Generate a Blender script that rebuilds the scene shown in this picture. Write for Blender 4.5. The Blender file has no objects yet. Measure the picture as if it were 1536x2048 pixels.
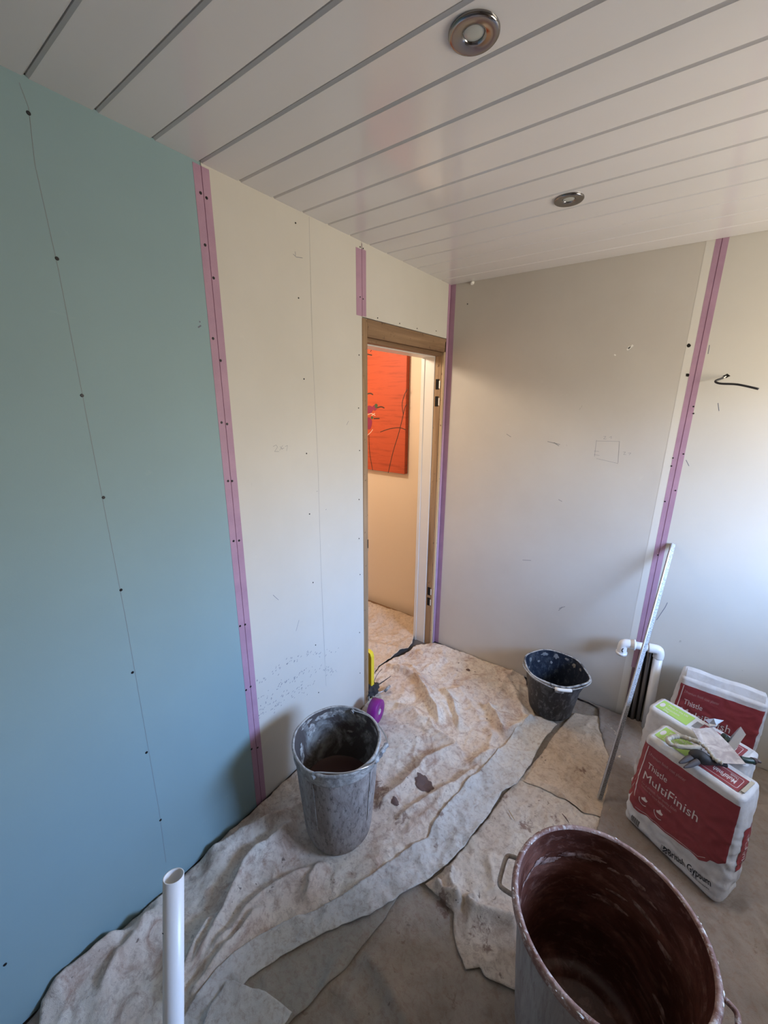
import bpy, bmesh, math, random
import numpy as np
from mathutils import Vector, Matrix

# ------------------------------------------------------------ camera, light
scene = bpy.context.scene
L, H = 2.3074, 2.35            # back wall distance, ceiling height
RX, NY = 2.50, -0.75           # right wall, near wall
F_PX, YAW, PITCH, ROLL, CX, CZ = 806.9, 0.6324, 0.2706, 0.0079, 1.2249, 1.7052

def basis():
    cy, sy, cp, sp = math.cos(YAW), math.sin(YAW), math.cos(PITCH), math.sin(PITCH)
    Fw = Vector((-sy*cp, cy*cp, -sp)); R = Vector((cy, sy, 0)); U = R.cross(Fw)
    cr, sr = math.cos(ROLL), math.sin(ROLL)
    return cr*R+sr*U, -sr*R+cr*U, Fw
CR, CU, CF = basis()
CAM = Vector((CX, 0, CZ))
cam_d = bpy.data.cameras.new('camera'); cam = bpy.data.objects.new('camera', cam_d)
scene.collection.objects.link(cam)
m = Matrix.Identity(4)
for i in range(3):
    m[i][0], m[i][1], m[i][2], m[i][3] = CR[i], CU[i], -CF[i], CAM[i]
cam.matrix_world = m
cam_d.sensor_fit = 'VERTICAL'; cam_d.sensor_height = 36.0
cam_d.lens = F_PX*36.0/2048.0; cam_d.clip_start = 0.02
scene.camera = cam

def hit(px, py, ax, val):      # point where the sight line of a photo pixel meets the plane axis = val
    d = CR*((px-768)/F_PX)-CU*((py-1024)/F_PX)+CF
    t = (val-CAM[ax])/d[ax]
    return CAM+d*t
def fl(px, py, z=0.01):
    p = hit(px, py, 2, z); return (p.x, p.y)

WIN = (1.15, 2.12, 1.06, 2.02)   # window in the right wall: y0,y1,z0,z1
w = bpy.data.worlds.new('sky'); scene.world = w; w.use_nodes = True
nt = w.node_tree; nt.nodes.clear()
o_ = nt.nodes.new('ShaderNodeOutputWorld'); b_ = nt.nodes.new('ShaderNodeBackground')
tc = nt.nodes.new('ShaderNodeTexCoord'); sx = nt.nodes.new('ShaderNodeSeparateXYZ'); rp = nt.nodes.new('ShaderNodeValToRGB')
mp = nt.nodes.new('ShaderNodeMapRange'); mp.inputs[1].default_value = -1; mp.inputs[2].default_value = 1
nt.links.new(tc.outputs['Generated'], sx.inputs[0]); nt.links.new(sx.outputs[2], mp.inputs[0]); nt.links.new(mp.outputs[0], rp.inputs[0])
nt.links.new(rp.outputs[0], b_.inputs[0]); nt.links.new(b_.outputs[0], o_.inputs[0])
cr = rp.color_ramp
cr.elements[0].position = 0.0; cr.elements[0].color = (.42, .375, .30, 1)
cr.elements[1].position = 1.0; cr.elements[1].color = (.24, .38, .62, 1)
for pos, c in ((.47, (.46, .41, .33, 1)), (.52, (.58, .54, .46, 1)), (.57, (.80, .84, .94, 1)), (.63, (.66, 1.04, 1.80, 1)), (.73, (.64, 1.02, 1.78, 1)), (.82, (.30, .45, .72, 1))):
    e = cr.elements.new(pos); e.color = c
b_.inputs[1].default_value = 32.0

def light(name, kind, loc, energy, col, size=None, rot=(0, 0, 0), portal=False):
    d = bpy.data.lights.new(name, kind); d.energy = energy; d.color = col
    if kind == 'AREA':
        d.shape = 'RECTANGLE'; d.size, d.size_y = size
        if portal: d.cycles.is_portal = True
    elif size: d.shadow_soft_size = size
    o = bpy.data.objects.new(name, d); o.location = loc; o.rotation_euler = rot
    scene.collection.objects.link(o); return o
light('window_portal', 'AREA', (RX+0.05, (WIN[0]+WIN[1])/2, (WIN[2]+WIN[3])/2), 1, (1, 1, 1), (WIN[3]-WIN[2], WIN[1]-WIN[0]), (0, math.pi/2, 0), True)
light('hall_lamp_light', 'POINT', (-0.62, 1.55, 2.12), 30, (1, .84, .66), .07)

vs = scene.view_settings
vs.view_transform = 'Standard'; vs.look = 'None'; vs.gamma = 1; vs.use_curve_mapping = False; vs.exposure = 0.0

# ------------------------------------------------------------ helpers
COL = scene.collection
def tag(o, label=None, cat=None, group=None, kind=None):
    for k, v in (('label', label), ('category', cat), ('group', group), ('kind', kind)):
        if v: o[k] = v
    return o
def empty(name, loc=(0, 0, 0)):
    o = bpy.data.objects.new(name, None); COL.objects.link(o); o.location = loc; o.empty_display_size = .05; return o
def link(name, me, mat=None, parent=None, smooth=False):
    o = bpy.data.objects.new(name, me); COL.objects.link(o)
    if mat and not me.materials: me.materials.append(mat)
    if parent:
        o.parent = parent; o.matrix_parent_inverse = Matrix.Identity(4)
        q = parent; off = Vector((0, 0, 0))
        while q: off += q.location; q = q.parent
        o.location = -off       # geometry stays in world coordinates
    if smooth: me.polygons.foreach_set('use_smooth', [True]*len(me.polygons))
    return o
def mesh(name, verts, faces, mat=None, parent=None, smooth=False):
    me = bpy.data.meshes.new(name); me.from_pydata([tuple(v) for v in verts], [], [tuple(f) for f in faces]); me.update()
    return link(name, me, mat, parent, smooth)
def bmo(name, bm, mat=None, parent=None, smooth=False):
    bmesh.ops.recalc_face_normals(bm, faces=bm.faces)
    me = bpy.data.meshes.new(name); bm.to_mesh(me); bm.free(); return link(name, me, mat, parent, smooth)
def box(bm, lo, hi, bev=0):
    r = bmesh.ops.create_cube(bm, size=1)
    vs_ = r['verts']
    for v in vs_:
        v.co = Vector([lo[i]+(v.co[i]+.5)*(hi[i]-lo[i]) for i in range(3)])
    if bev: bmesh.ops.bevel(bm, geom=list({e for v in vs_ for e in v.link_edges}), offset=bev, segments=1, affect='EDGES')
def boxo(name, lo, hi, mat, parent=None, bev=0):
    bm = bmesh.new(); box(bm, lo, hi, bev); return bmo(name, bm, mat, parent)
def tube(bm, pts, r, n=10, cap=True, closed=False):
    pts = [Vector(p) for p in pts]; rs = r if isinstance(r, (list, tuple)) else [r]*len(pts); rings = []
    up = None
    for i, p in enumerate(pts):
        if closed: t = (pts[(i+1) % len(pts)]-pts[i-1]).normalized()
        else: t = (pts[min(i+1, len(pts)-1)]-pts[max(i-1, 0)]).normalized()
        if up is None:
            up = Vector((0, 0, 1)) if abs(t.z) < .9 else Vector((1, 0, 0))
        a = (up-t*up.dot(t)).normalized(); up = a; b = t.cross(a)
        rings.append([bm.verts.new(p+(a*math.cos(k*2*math.pi/n)+b*math.sin(k*2*math.pi/n))*rs[i]) for k in range(n)])
    m_ = len(rings) if closed else len(rings)-1
    for i in range(m_):
        A, B = rings[i], rings[(i+1) % len(rings)]
        for k in range(n): bm.faces.new((A[k], A[(k+1) % n], B[(k+1) % n], B[k]))
    if cap and not closed: bm.faces.new(rings[0][::-1]); bm.faces.new(rings[-1])
def spline(pts, n=8):
    P = [Vector(p) for p in pts]; out = []
    for i in range(len(P)-1):
        a, b, c, d = P[max(i-1, 0)], P[i], P[i+1], P[min(i+2, len(P)-1)]
        for k in range(n):
            t = k/n; out.append(.5*((2*b)+(c-a)*t+(2*a-5*b+4*c-d)*t*t+(3*b-a-3*c+d)*t**3))
    out.append(P[-1]); return out
def lathe(bm, prof, c=(0, 0, 0), n=64, shape=None):
    rings = []
    for r, z in prof:
        if r < 1e-6: rings.append([bm.verts.new((c[0], c[1], c[2]+z))]); continue
        rg = []
        for k in range(n):
            a = 2*math.pi*k/n; rr, zz = (r, z) if shape is None else shape(a, r, z)
            rg.append(bm.verts.new((c[0]+rr*math.cos(a), c[1]+rr*math.sin(a), c[2]+zz)))
        rings.append(rg)
    for A, B in zip(rings, rings[1:]):
        for k in range(n):
            k2 = (k+1) % n
            if len(A) == 1 and len(B) > 1: bm.faces.new((A[0], B[k], B[k2]))
            elif len(B) == 1 and len(A) > 1: bm.faces.new((A[k], A[k2], B[0]))
            elif len(A) > 1: bm.faces.new((A[k], A[k2], B[k2], B[k]))
def disc_mesh(nrm, r, t=.0015, n=10):
    bm = bmesh.new(); q = Vector(nrm).to_track_quat('Z', 'Y').to_matrix().to_4x4()
    bmesh.ops.create_cone(bm, cap_ends=True, segments=n, radius1=r, radius2=r*.8, depth=t, matrix=q)
    me = bpy.data.meshes.new('screw'); bm.to_mesh(me); bm.free(); return me

# numpy gradient noise
_rng = np.random.RandomState(7); _perm = np.tile(_rng.permutation(256), 3); _g = _rng.randn(256, 3); _g /= np.linalg.norm(_g, axis=1)[:, None]
def noise3(P):
    P = np.asarray(P, float); i = np.floor(P).astype(int); f = P-i; u = f*f*f*(f*(f*6-15)+10); i &= 255; out = 0
    for dx in (0, 1):
        for dy in (0, 1):
            for dz in (0, 1):
                h = _perm[_perm[_perm[i[..., 0]+dx]+i[..., 1]+dy]+i[..., 2]+dz]
                g = _g[h]; d = f-np.array([dx, dy, dz])
                wgt = (u[..., 0] if dx else 1-u[..., 0])*(u[..., 1] if dy else 1-u[..., 1])*(u[..., 2] if dz else 1-u[..., 2])
                out = out+wgt*(g*d).sum(-1)
    return out
def n2(x, y, s, seed=0.):
    return noise3(np.stack([x/s, y/s, np.full_like(x, seed+.37)], -1))

# polygon -> regular grid snapped to the outline
def poly_grid(poly, step):
    poly = np.asarray(poly, float); lo = poly.min(0)-step; hi = poly.max(0)+step
    nx, ny = int((hi[0]-lo[0])/step)+2, int((hi[1]-lo[1])/step)+2
    X, Y = np.meshgrid(lo[0]+np.arange(nx)*step, lo[1]+np.arange(ny)*step, indexing='ij')
    a, b = poly, np.roll(poly, -1, 0)
    def inside(x, y):
        r = np.zeros(x.shape, bool)
        for (x0, y0), (x1, y1) in zip(a, b):
            if y0 == y1: continue
            c = (y0 > y) != (y1 > y); r ^= c & (x < (x1-x0)*(y-y0)/(y1-y0)+x0)
        return r
    def near(x, y):
        bd = np.full(x.shape, 1e9); bx = x.copy(); by = y.copy()
        for p, q in zip(a, b):
            d = q-p; l2 = (d**2).sum()
            if l2 == 0: continue
            t = np.clip(((x-p[0])*d[0]+(y-p[1])*d[1])/l2, 0, 1); qx = p[0]+t*d[0]; qy = p[1]+t*d[1]
            D = np.hypot(x-qx, y-qy); mk = D < bd; bd[mk] = D[mk]; bx[mk] = qx[mk]; by[mk] = qy[mk]
        return bd, bx, by
    ic = inside(X[:-1, :-1]+step/2, Y[:-1, :-1]+step/2)
    use = np.zeros(X.shape, int)
    for dx in (0, 1):
        for dy in (0, 1): use[dx:nx-1+dx, dy:ny-1+dy] += ic
    sel = use > 0; idx = np.full(X.shape, -1); idx[sel] = np.arange(sel.sum())
    x, y, cnt = X[sel], Y[sel], use[sel]
    bd, bx, by = near(x, y); sn = cnt < 4
    x[sn] = bx[sn]; y[sn] = by[sn]; bd[sn] = 0
    I, J = np.nonzero(ic)
    faces = np.stack([idx[I, J], idx[I+1, J], idx[I+1, J+1], idx[I, J+1]], 1)
    return x, y, bd, faces

# ------------------------------------------------------------ materials
def newmat(name, col=(.5, .5, .5), rough=.6, metal=0., spec=.5):
    m_ = bpy.data.materials.new(name); m_.use_nodes = True; b = m_.node_tree.nodes['Principled BSDF']
    b.inputs['Base Color'].default_value = (*col, 1); b.inputs['Roughness'].default_value = rough
    b.inputs['Metallic'].default_value = metal; b.inputs['Specular IOR Level'].default_value = spec
    return m_
class NB:
    def __init__(s, m_): s.t = m_.node_tree; s.b = s.t.nodes['Principled BSDF']; s.c = s.t.nodes.new('ShaderNodeTexCoord').outputs['Object']
    def n(s, k, **kw):
        x = s.t.nodes.new(k)
        for a, v in kw.items(): setattr(x, a, v)
        return x
    def noise(s, sc, det=4, rough=.6, vec=None, dist=0.):
        x = s.n('ShaderNodeTexNoise'); x.inputs['Scale'].default_value = sc; x.inputs['Detail'].default_value = det
        x.inputs['Roughness'].default_value = rough; x.inputs['Distortion'].default_value = dist; s.t.links.new(vec or s.c, x.inputs['Vector']); return x.outputs['Fac']
    def vor(s, sc, vec=None):
        x = s.n('ShaderNodeTexVoronoi'); x.inputs['Scale'].default_value = sc; s.t.links.new(vec or s.c, x.inputs['Vector']); return x.outputs['Distance']
    def scale(s, v):
        x = s.n('ShaderNodeMapping'); x.inputs['Scale'].default_value = v; s.t.links.new(s.c, x.inputs[0]); return x.outputs[0]
    def ramp(s, f, stops):
        x = s.n('ShaderNodeValToRGB'); e = x.color_ramp.elements
        e[0].position, e[0].color = stops[0][0], self_c(stops[0][1]); e[1].position, e[1].color = stops[-1][0], self_c(stops[-1][1])
        for p, c in stops[1:-1]: k = e.new(p); k.color = self_c(c)
        s.t.links.new(f, x.inputs[0]); return x.outputs[0]
    def math(s, op, a, b=None):
        x = s.n('ShaderNodeMath', operation=op)
        for i, v in enumerate((a, b)):
            if v is None: continue
            if isinstance(v, (int, float)): x.inputs[i].default_value = v
            else: s.t.links.new(v, x.inputs[i])
        return x.outputs[0]
    def mix(s, f, a, b, mode='MIX'):
        x = s.n('ShaderNodeMix', data_type='RGBA', blend_type=mode)
        for i, v in ((0, f), (6, a), (7, b)):
            if isinstance(v, (int, float)): x.inputs[i].default_value = v
            elif isinstance(v, tuple): x.inputs[i].default_value = self_c(v)
            else: s.t.links.new(v, x.inputs[i])
        return x.outputs[2]
    def col(s, v): s.t.links.new(v, s.b.inputs['Base Color'])
    def rough(s, v): s.t.links.new(v, s.b.inputs['Roughness'])
    def bump(s, f, dist=.001, st=1.):
        x = s.n('ShaderNodeBump'); x.inputs['Distance'].default_value = dist; x.inputs['Strength'].default_value = st
        s.t.links.new(f, x.inputs['Height']); s.t.links.new(x.outputs[0], s.b.inputs['Normal'])
def self_c(c): return (c, c, c, 1) if isinstance(c, (int, float)) else (*c[:3], 1)

def board_mat(name, c1, c2, smudge):
    m_ = newmat(name, c1, .62, 0, .35); k = NB(m_)
    a = k.mix(k.ramp(k.noise(1.6, 5), [(.35, 0.), (.65, 1.)]), c1, c2)
    v = k.ramp(k.noise(5, 6, .7, k.scale((1, 1, 1.6)), 1.5), [(.66, 0.), (.74, 1.)])
    a = k.mix(k.math('MULTIPLY', v, .45), a, smudge)
    s = k.ramp(k.noise(34, 3, .5, k.scale((1, 1, .45)), .6), [(.765, 0.), (.79, 1.)])
    a = k.mix(k.math('MULTIPLY', s, .5), a, (.30, .27, .22)); k.col(a)
    k.bump(k.noise(320, 2), .0003, .25); return m_
M_green = board_mat('green_plasterboard', (.265, .385, .408), (.246, .358, .382), (.315, .425, .425))
M_ivory = board_mat('ivory_plasterboard', (.62, .59, .53), (.58, .55, .49), (.66, .635, .575))
M_back = board_mat('grey_plasterboard', (.55, .51, .455), (.60, .565, .51), (.66, .63, .57))
M_edge = newmat('board_tapered_edge', (.68, .65, .59), .65)
M_plain = newmat('bare_old_plaster', (.42, .36, .31), .85)
M_gap = newmat('dark_gap', (.02, .018, .016), .9, 0, .1)
M_screw = newmat('black_screw_head', (.02, .02, .022), .45, .6)
M_tape = newmat('pink_joint_tape', (.52, .28, .40), .6); k = NB(M_tape)
k.col(k.mix(k.ramp(k.noise(9, 5), [(.35, 0.), (.7, 1.)]), (.44, .265, .36), (.37, .215, .305))); k.bump(k.vor(420), .0004, .6)
M_tapeline = newmat('tape_centre_line', (.15, .05, .10), .7)
M_pencil = newmat('pencil', (.20, .20, .21), .6)
M_scuff = newmat('boot_scuff', (.15, .16, .20), .8)
M_chip = newmat('torn_paper_white', (.85, .83, .78), .8)
M_pvc = newmat('glossy_ceiling_plank', (.60, .565, .55), .13, 0, .5); k = NB(M_pvc)
k.col(k.mix(k.ramp(k.noise(2.5, 2, .5, k.scale((.25, 1, 1))), [(.4, 0.), (.6, 1.)]), (.71, .69, .69), (.67, .655, .655)))
M_groove = newmat('plank_groove', (.30, .285, .28), .5)
M_chrome = newmat('satin_chrome', (.26, .25, .25), .14, 1.)
M_lens = newmat('frosted_lens', (.40, .42, .40), .2, 0, .6)
M_wood = newmat('bare_softwood', (.40, .26, .14), .7); k = NB(M_wood)
g = k.noise(26, 5, .6, k.scale((1, 1, .06)), .4)
a = k.ramp(g, [(.3, (.20, .115, .055)), (.55, (.33, .21, .115)), (.75, (.43, .30, .18))])
a = k.mix(k.ramp(k.noise(38, 4, .6), [(.62, 0.), (.70, 1.)]), a, (.13, .075, .04)); k.col(a); k.bump(g, .0008, .4)
M_woodh = newmat('bare_softwood_across', (.34, .21, .11), .7); k = NB(M_woodh)
g = k.noise(26, 5, .6, k.scale((1, .06, 1)), .4)
a = k.mix(k.ramp(k.noise(30, 4, .6), [(.60, 0.), (.70, 1.)]), k.ramp(g, [(.3, (.15, .08, .038)), (.55, (.25, .15, .08)), (.75, (.36, .23, .13))]), (.11, .06, .03)); k.col(a); k.bump(g, .0008, .4)
M_woodlight = newmat('pale_softwood', (.56, .42, .27), .7); k = NB(M_woodlight)
g = k.noise(24, 5, .6, k.scale((1, 1, .07)), .4)
k.col(k.mix(k.ramp(k.noise(30, 4, .6), [(.64, 0.), (.7, 1.)]), k.ramp(g, [(.3, (.42, .29, .16)), (.7, (.62, .48, .31))]), (.16, .09, .05)))
M_oak = newmat('brown_skirting_wood', (.26, .13, .055), .5)
M_white = newmat('white_gloss_paint', (.70, .665, .61), .4); M_steel = newmat('worn_steel', (.45, .45, .46), .35, .9)
M_peach = newmat('peach_wall_paint', (.80, .60, .40), .7); k = NB(M_peach)
k.col(k.mix(k.noise(2, 3), (.84, .68, .50), (.81, .64, .46)))
M_wpipe = newmat('white_plastic_pipe', (.80, .80, .80), .33)
M_gpipe = newmat('dull_grey_pipe', (.20, .19, .19), .5, .3)
M_black = newmat('black_plastic', (.022, .022, .025), .45)
M_marker = newmat('black_marker', (.015, .015, .02), .6)
M_galv = newmat('galvanised_mesh', (.42, .42, .43), .6, .35); k = NB(M_galv)
k.col(k.ramp(k.vor(260), [(.25, (.07, .07, .07)), (.45, (.36, .36, .37))])); k.bump(k.vor(260), .0006, .8)
M_galvn = newmat('galvanised_nose', (.62, .62, .62), .35, .8)

def cloth_mat(name, c1, c2, c3, speck=1., grime=.5, seed=0.):
    m_ = newmat(name, c1, .9, 0, .12); k = NB(m_)
    mp_ = k.n('ShaderNodeMapping'); mp_.inputs['Location'].default_value = (seed, seed*.7, 0); k.t.links.new(k.c, mp_.inputs[0]); v = mp_.outputs[0]
    a = k.mix(k.ramp(k.noise(4.5, 5, .62, v, .5), [(.38, 0.), (.66, 1.)]), c1, c2)
    a = k.mix(k.math('MULTIPLY', k.ramp(k.noise(11, 6, .7, v, .8), [(.50, 0.), (.68, 1.)]), grime), a, c3)
    a = k.mix(k.math('MULTIPLY', k.ramp(k.noise(55, 4, .75, v, .5), [(.48, 0.), (.70, 1.)]), .5), a, (.27, .17, .135))
    d = k.ramp(k.noise(46, 3, .55, v, .3), [(.655, 0.), (.70, 1.)])
    d2 = k.ramp(k.noise(6, 3, .5, v), [(.45, 0.), (.62, 1.)])
    a = k.mix(k.math('MULTIPLY', k.math('MULTIPLY', d, d2), .75*speck), a, (.12, .075, .06))
    at = k.n('ShaderNodeAttribute', attribute_name='stain').outputs['Fac']
    st = k.ramp(k.math('ADD', at, k.math('MULTIPLY', k.math('SUBTRACT', k.noise(38, 5, .7, v, .6), .5), 1.5)), [(.42, 0.), (.62, 1.)])
    st = k.math('MULTIPLY', st, k.ramp(at, [(.03, 0.), (.12, 1.)]))
    a = k.mix(k.math('MULTIPLY', st, .72), a, (.17, .085, .065))
    k.col(a); h = k.math('ADD', k.noise(900, 2, .5, v), k.math('MULTIPLY', k.noise(60, 5, .65, v, .8), 1.6)); k.bump(h, .0022, .7); return m_
M_c1 = cloth_mat('cream_dust_sheet', (.80, .73, .64), (.68, .56, .465), (.40, .25, .185), 1., .8, 0)
M_c2 = cloth_mat('mottled_dust_sheet', (.72, .64, .55), (.60, .50, .41), (.33, .235, .175), 1., .5, 4.3)
M_c3 = cloth_mat('pale_hem_cloth', (.70, .69, .67), (.62, .61, .59), (.34, .31, .28), .35, .35, 9.1)
M_c4 = cloth_mat('tan_dust_sheet', (.60, .48, .36), (.68, .565, .45), (.31, .21, .14), .8, .6, 2.2)
M_c5 = cloth_mat('grey_brown_dust_sheet', (.42, .365, .31), (.36, .31, .26), (.25, .20, .16), .7, .4, 6.6)
M_c6 = cloth_mat('hall_dust_sheet', (.72, .58, .44), (.66, .51, .37), (.50, .34, .20), .1, .3, 1.4)
M_c7 = cloth_mat('cloudy_sheet', (.36, .31, .275), (.31, .265, .235), (.22, .18, .155), .5, .5, 12.)
M_c7.node_tree.nodes['Principled BSDF'].inputs['Roughness'].default_value = .55
M_splat = newmat('wet_plaster_splat', (.125, .075, .062), .7); k = NB(M_splat)
k.col(k.mix(k.noise(90, 4), (.15, .09, .075), (.10, .058, .05))); k.bump(k.noise(140, 4), .003, .8)

def bucket_mat(name, base, dirt, dirt2, lo, hi, sc=9, stretch=(1, 1, .45), rough=.6, fine=.5):
    m_ = newmat(name, base, rough, 0, .4); k = NB(m_)
    v = k.scale(stretch)
    a = k.mix(k.ramp(k.noise(sc, 7, .68, v, .9), [(lo, 0.), (hi, 1.)]), base, dirt)
    a = k.mix(k.math('MULTIPLY', k.ramp(k.noise(sc*5, 6, .7, v, .4), [(.52, 0.), (.66, 1.)]), fine), a, dirt2); k.col(a)
    k.bump(k.noise(sc*6, 6, .7, v), .0018, .7); return m_
M_bk = bucket_mat('plaster_caked_grey', (.225, .185, .165), (.38, .335, .305), (.05, .038, .034), .35, .58, 18, (1, 1, .38), .8, .75)
M_bkin = bucket_mat('grey_bucket_inside', (.10, .082, .076), (.36, .36, .34), (.06, .045, .04), .50, .64, 7, (1, 1, .8), .5)
M_bkrim = bucket_mat('crusted_rim', (.24, .225, .205), (.50, .48, .45), (.10, .085, .08), .4, .58, 22, (1, 1, 1), .7)
M_wetbrown = newmat('wet_brown_slurry', (.085, .035, .028), .4)
M_blk = bucket_mat('splashed_black_plastic', (.018, .019, .023), (.13, .135, .145), (.27, .28, .29), .50, .68, 12, (1, 1, .4), .45, .42)
M_blkin = bucket_mat('splashed_navy_inside', (.014, .02, .035), (.06, .065, .075), (.20, .22, .24), .50, .66, 10, (1, 1, .6), .4, .3)
M_blkrim = bucket_mat('splashed_black_rim', (.10, .10, .105), (.46, .46, .45), (.04, .04, .04), .42, .55, 18, (1, 1, 1), .5)
M_tubin = bucket_mat('wet_brown_inside', (.085, .028, .019), (.20, .085, .062), (.46, .28, .23), .46, .66, 5, (1, 1, 2.2), .33, .30)
M_tubout = bucket_mat('plaster_filmed_tub', (.30, .255, .23), (.40, .36, .33), (.16, .10, .085), .4, .62, 8, (2.2, 2.2, .35), .7, .5)
M_tubrim = bucket_mat('reddish_brown_rim', (.20, .095, .072), (.34, .22, .185), (.68, .62, .58), .42, .56, 14, (1, 1, 1), .55, .85)
M_wire = newmat('bare_wire', (.55, .55, .55), .3, .9)
M_purple = newmat('purple_plastic', (.23, .012, .21), .35)
M_yellow = newmat('yellow_plastic', (.85, .62, .03), .4)
M_rag = newmat('grey_rag', (.035, .033, .033), .9)
M_paper = newmat('white_bag_paper', (.60, .60, .62), .55); k = NB(M_paper)
k.col(k.mix(k.ramp(k.noise(14, 4), [(.45, 0.), (.7, 1.)]), (.60, .60, .61), (.48, .46, .45))); k.bump(k.noise(30, 5), .004, .45)
M_red = newmat('deep_red_print', (.235, .03, .036), .5); k = NB(M_red); k.bump(k.noise(30, 5), .004, .45)
M_lime = newmat('lime_green_print', (.33, .50, .10), .5)
M_ink = newmat('white_print', (.62, .55, .53), .6); M_inkb = newmat('black_print', (.025, .025, .03), .6); M_inkpink = newmat('faded_print', (.42, .22, .21), .6)
M_kraft = newmat('kraft_tab', (.42, .37, .28), .7)
M_blade = newmat('plaster_filmed_steel', (.42, .375, .365), .5, .3); k = NB(M_blade)
k.col(k.mix(k.ramp(k.noise(25, 5, .6, None, .8), [(.42, 0.), (.62, 1.)]), (.38, .335, .33), (.60, .56, .53)))
M_crust = newmat('dried_plaster_crust', (.42, .37, .29), .9); k = NB(M_crust)
k.col(k.mix(k.noise(70, 4), (.26, .24, .18), (.60, .54, .45))); k.bump(k.noise(120, 4), .003, .8)
M_green_h = newmat('dark_green_handle', (.012, .035, .030), .4)
M_glove = newmat('black_rubber_glove', (.018, .016, .016), .65)

# ------------------------------------------------------------ the room shell
def struct(o): o['kind'] = 'structure'; return o
boxo_floor = struct(boxo('floor', (-1.35, NY-.1, -.06), (RX+.1, 2.60, 0), newmat('concrete_floor', (.12, .10, .09), .9)))
wl = struct(mesh('wall_left', [], []))
def wall_piece(name, lo, hi, mat, parent): return boxo(name, lo, hi, mat, parent)
bm = bmesh.new()
box(bm, (-.10, NY-.1, 0), (-.013, 1.497, H)); box(bm, (-.10, 1.497, 2.055), (-.013, 2.31, H))
me = bpy.data.meshes.new('wall_left'); bmesh.ops.recalc_face_normals(bm, faces=bm.faces); bm.to_mesh(me); bm.free(); wl.data = me; me.materials.append(M_plain)
pb1 = boxo('plasterboard', (-.0125, NY, .012), (0, .7832, H-.001), M_green, wl, .0006); pb1['label'] = 'green moisture-resistant board'
pb2 = boxo('plasterboard', (-.0125, .7848, .012), (0, 1.4965, H-.001), M_ivory, wl, .0006); pb2['label'] = 'ivory board beside the doorway'
pb3 = boxo('plasterboard', (-.0125, 1.498, 2.057), (0, L, H-.001), M_ivory, wl, .0006); pb3['label'] = 'ivory board above the doorway'
wb = struct(boxo('wall_back', (-.15, L+.0125, 0), (RX+.1, L+.10, H), M_gap))
HX0, HX1, HZ = 1.215, 1.285, .475     # slot where the pipes rise
pb4 = boxo('plasterboard', (0, L, .012), (1.2162, L+.0125, H-.001), M_back, wb, .0006); pb4['label'] = 'grey-beige board in the corner'
bm = bmesh.new(); box(bm, (1.2178, L, HZ), (RX, L+.0125, H-.001)); box(bm, (HX1, L, .012), (RX, L+.0125, HZ))
pb5 = bmo('plasterboard', bm, M_ivory, wb); pb5['label'] = 'ivory board with cable hole'
boxo('tapered_edge', (1.165, L-.0004, .012), (1.1958, L, H-.001), M_edge, pb4)
wr = mesh('wall_right', [], [], M_plain); struct(wr)
bm = bmesh.new(); y0, y1, z0, z1 = WIN
box(bm, (RX, NY-.1, 0), (RX+.1, y0, H)); box(bm, (RX, y1, 0), (RX+.1, L+.1, H)); box(bm, (RX, y0, 0), (RX+.1, y1, z0)); box(bm, (RX, y0, z1), (RX+.1, y1, H))
bmesh.ops.recalc_face_normals(bm, faces=bm.faces); bm.to_mesh(wr.data); bm.free()
struct(boxo('wall_near', (-.1, NY-.1, 0), (RX+.1, NY, H), M_plain))
# window in the right wall (out of frame, it lights the room)
win = empty('window_1', (RX+.04, (y0+y1)/2, z0)); struct(win)
bm = bmesh.new(); fr = .05
box(bm, (RX+.02, y0, z0), (RX+.07, y0+fr, z1)); box(bm, (RX+.02, y1-fr, z0), (RX+.07, y1, z1))
box(bm, (RX+.02, y0+fr, z0), (RX+.07, y1-fr, z0+fr)); box(bm, (RX+.02, y0+fr, z1-fr), (RX+.07, y1-fr, z1))
bmo('window_frame', bm, M_white, win)
boxo('window_sill', (RX-.03, y0-.03, z0-.03), (RX+.12, y1+.03, z0), M_white, win)

struct(boxo('added_sky_blocker', (RX+.1, NY, 2.12), (RX+.65, L+.6, 2.20), M_white))  # unseen overhang, added to keep high sky light off the floor
# ceiling of glossy planks with shallow grooves
ce = struct(boxo('ceiling', (-1.35, NY-.1, H+.004), (RX+.1, 2.60, H+.05), M_groove))
ps, pitch = .3994, .1275
prof = [(.0014, .004), (.0014, -.0005), (.0062, -.005), (pitch-.0062, -.005), (pitch-.0014, -.0005), (pitch-.0014, .004)]
kk = 0; yy = ps-pitch*9
while yy < L:
    pr = [(min(a+yy, L), z) for a, z in prof]; v = [(x, a, H+z) for x in (0.0, RX) for a, z in pr]; n = len(pr)
    f = [(i, i+1, n+i+1, n+i) for i in range(n-1)]+[tuple(range(n))[::-1], tuple(range(n, 2*n))]
    if L-yy > .012: mesh('ceiling_plank', v, f, M_pvc, ce)
    yy += pitch
HC = H-.005
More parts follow.
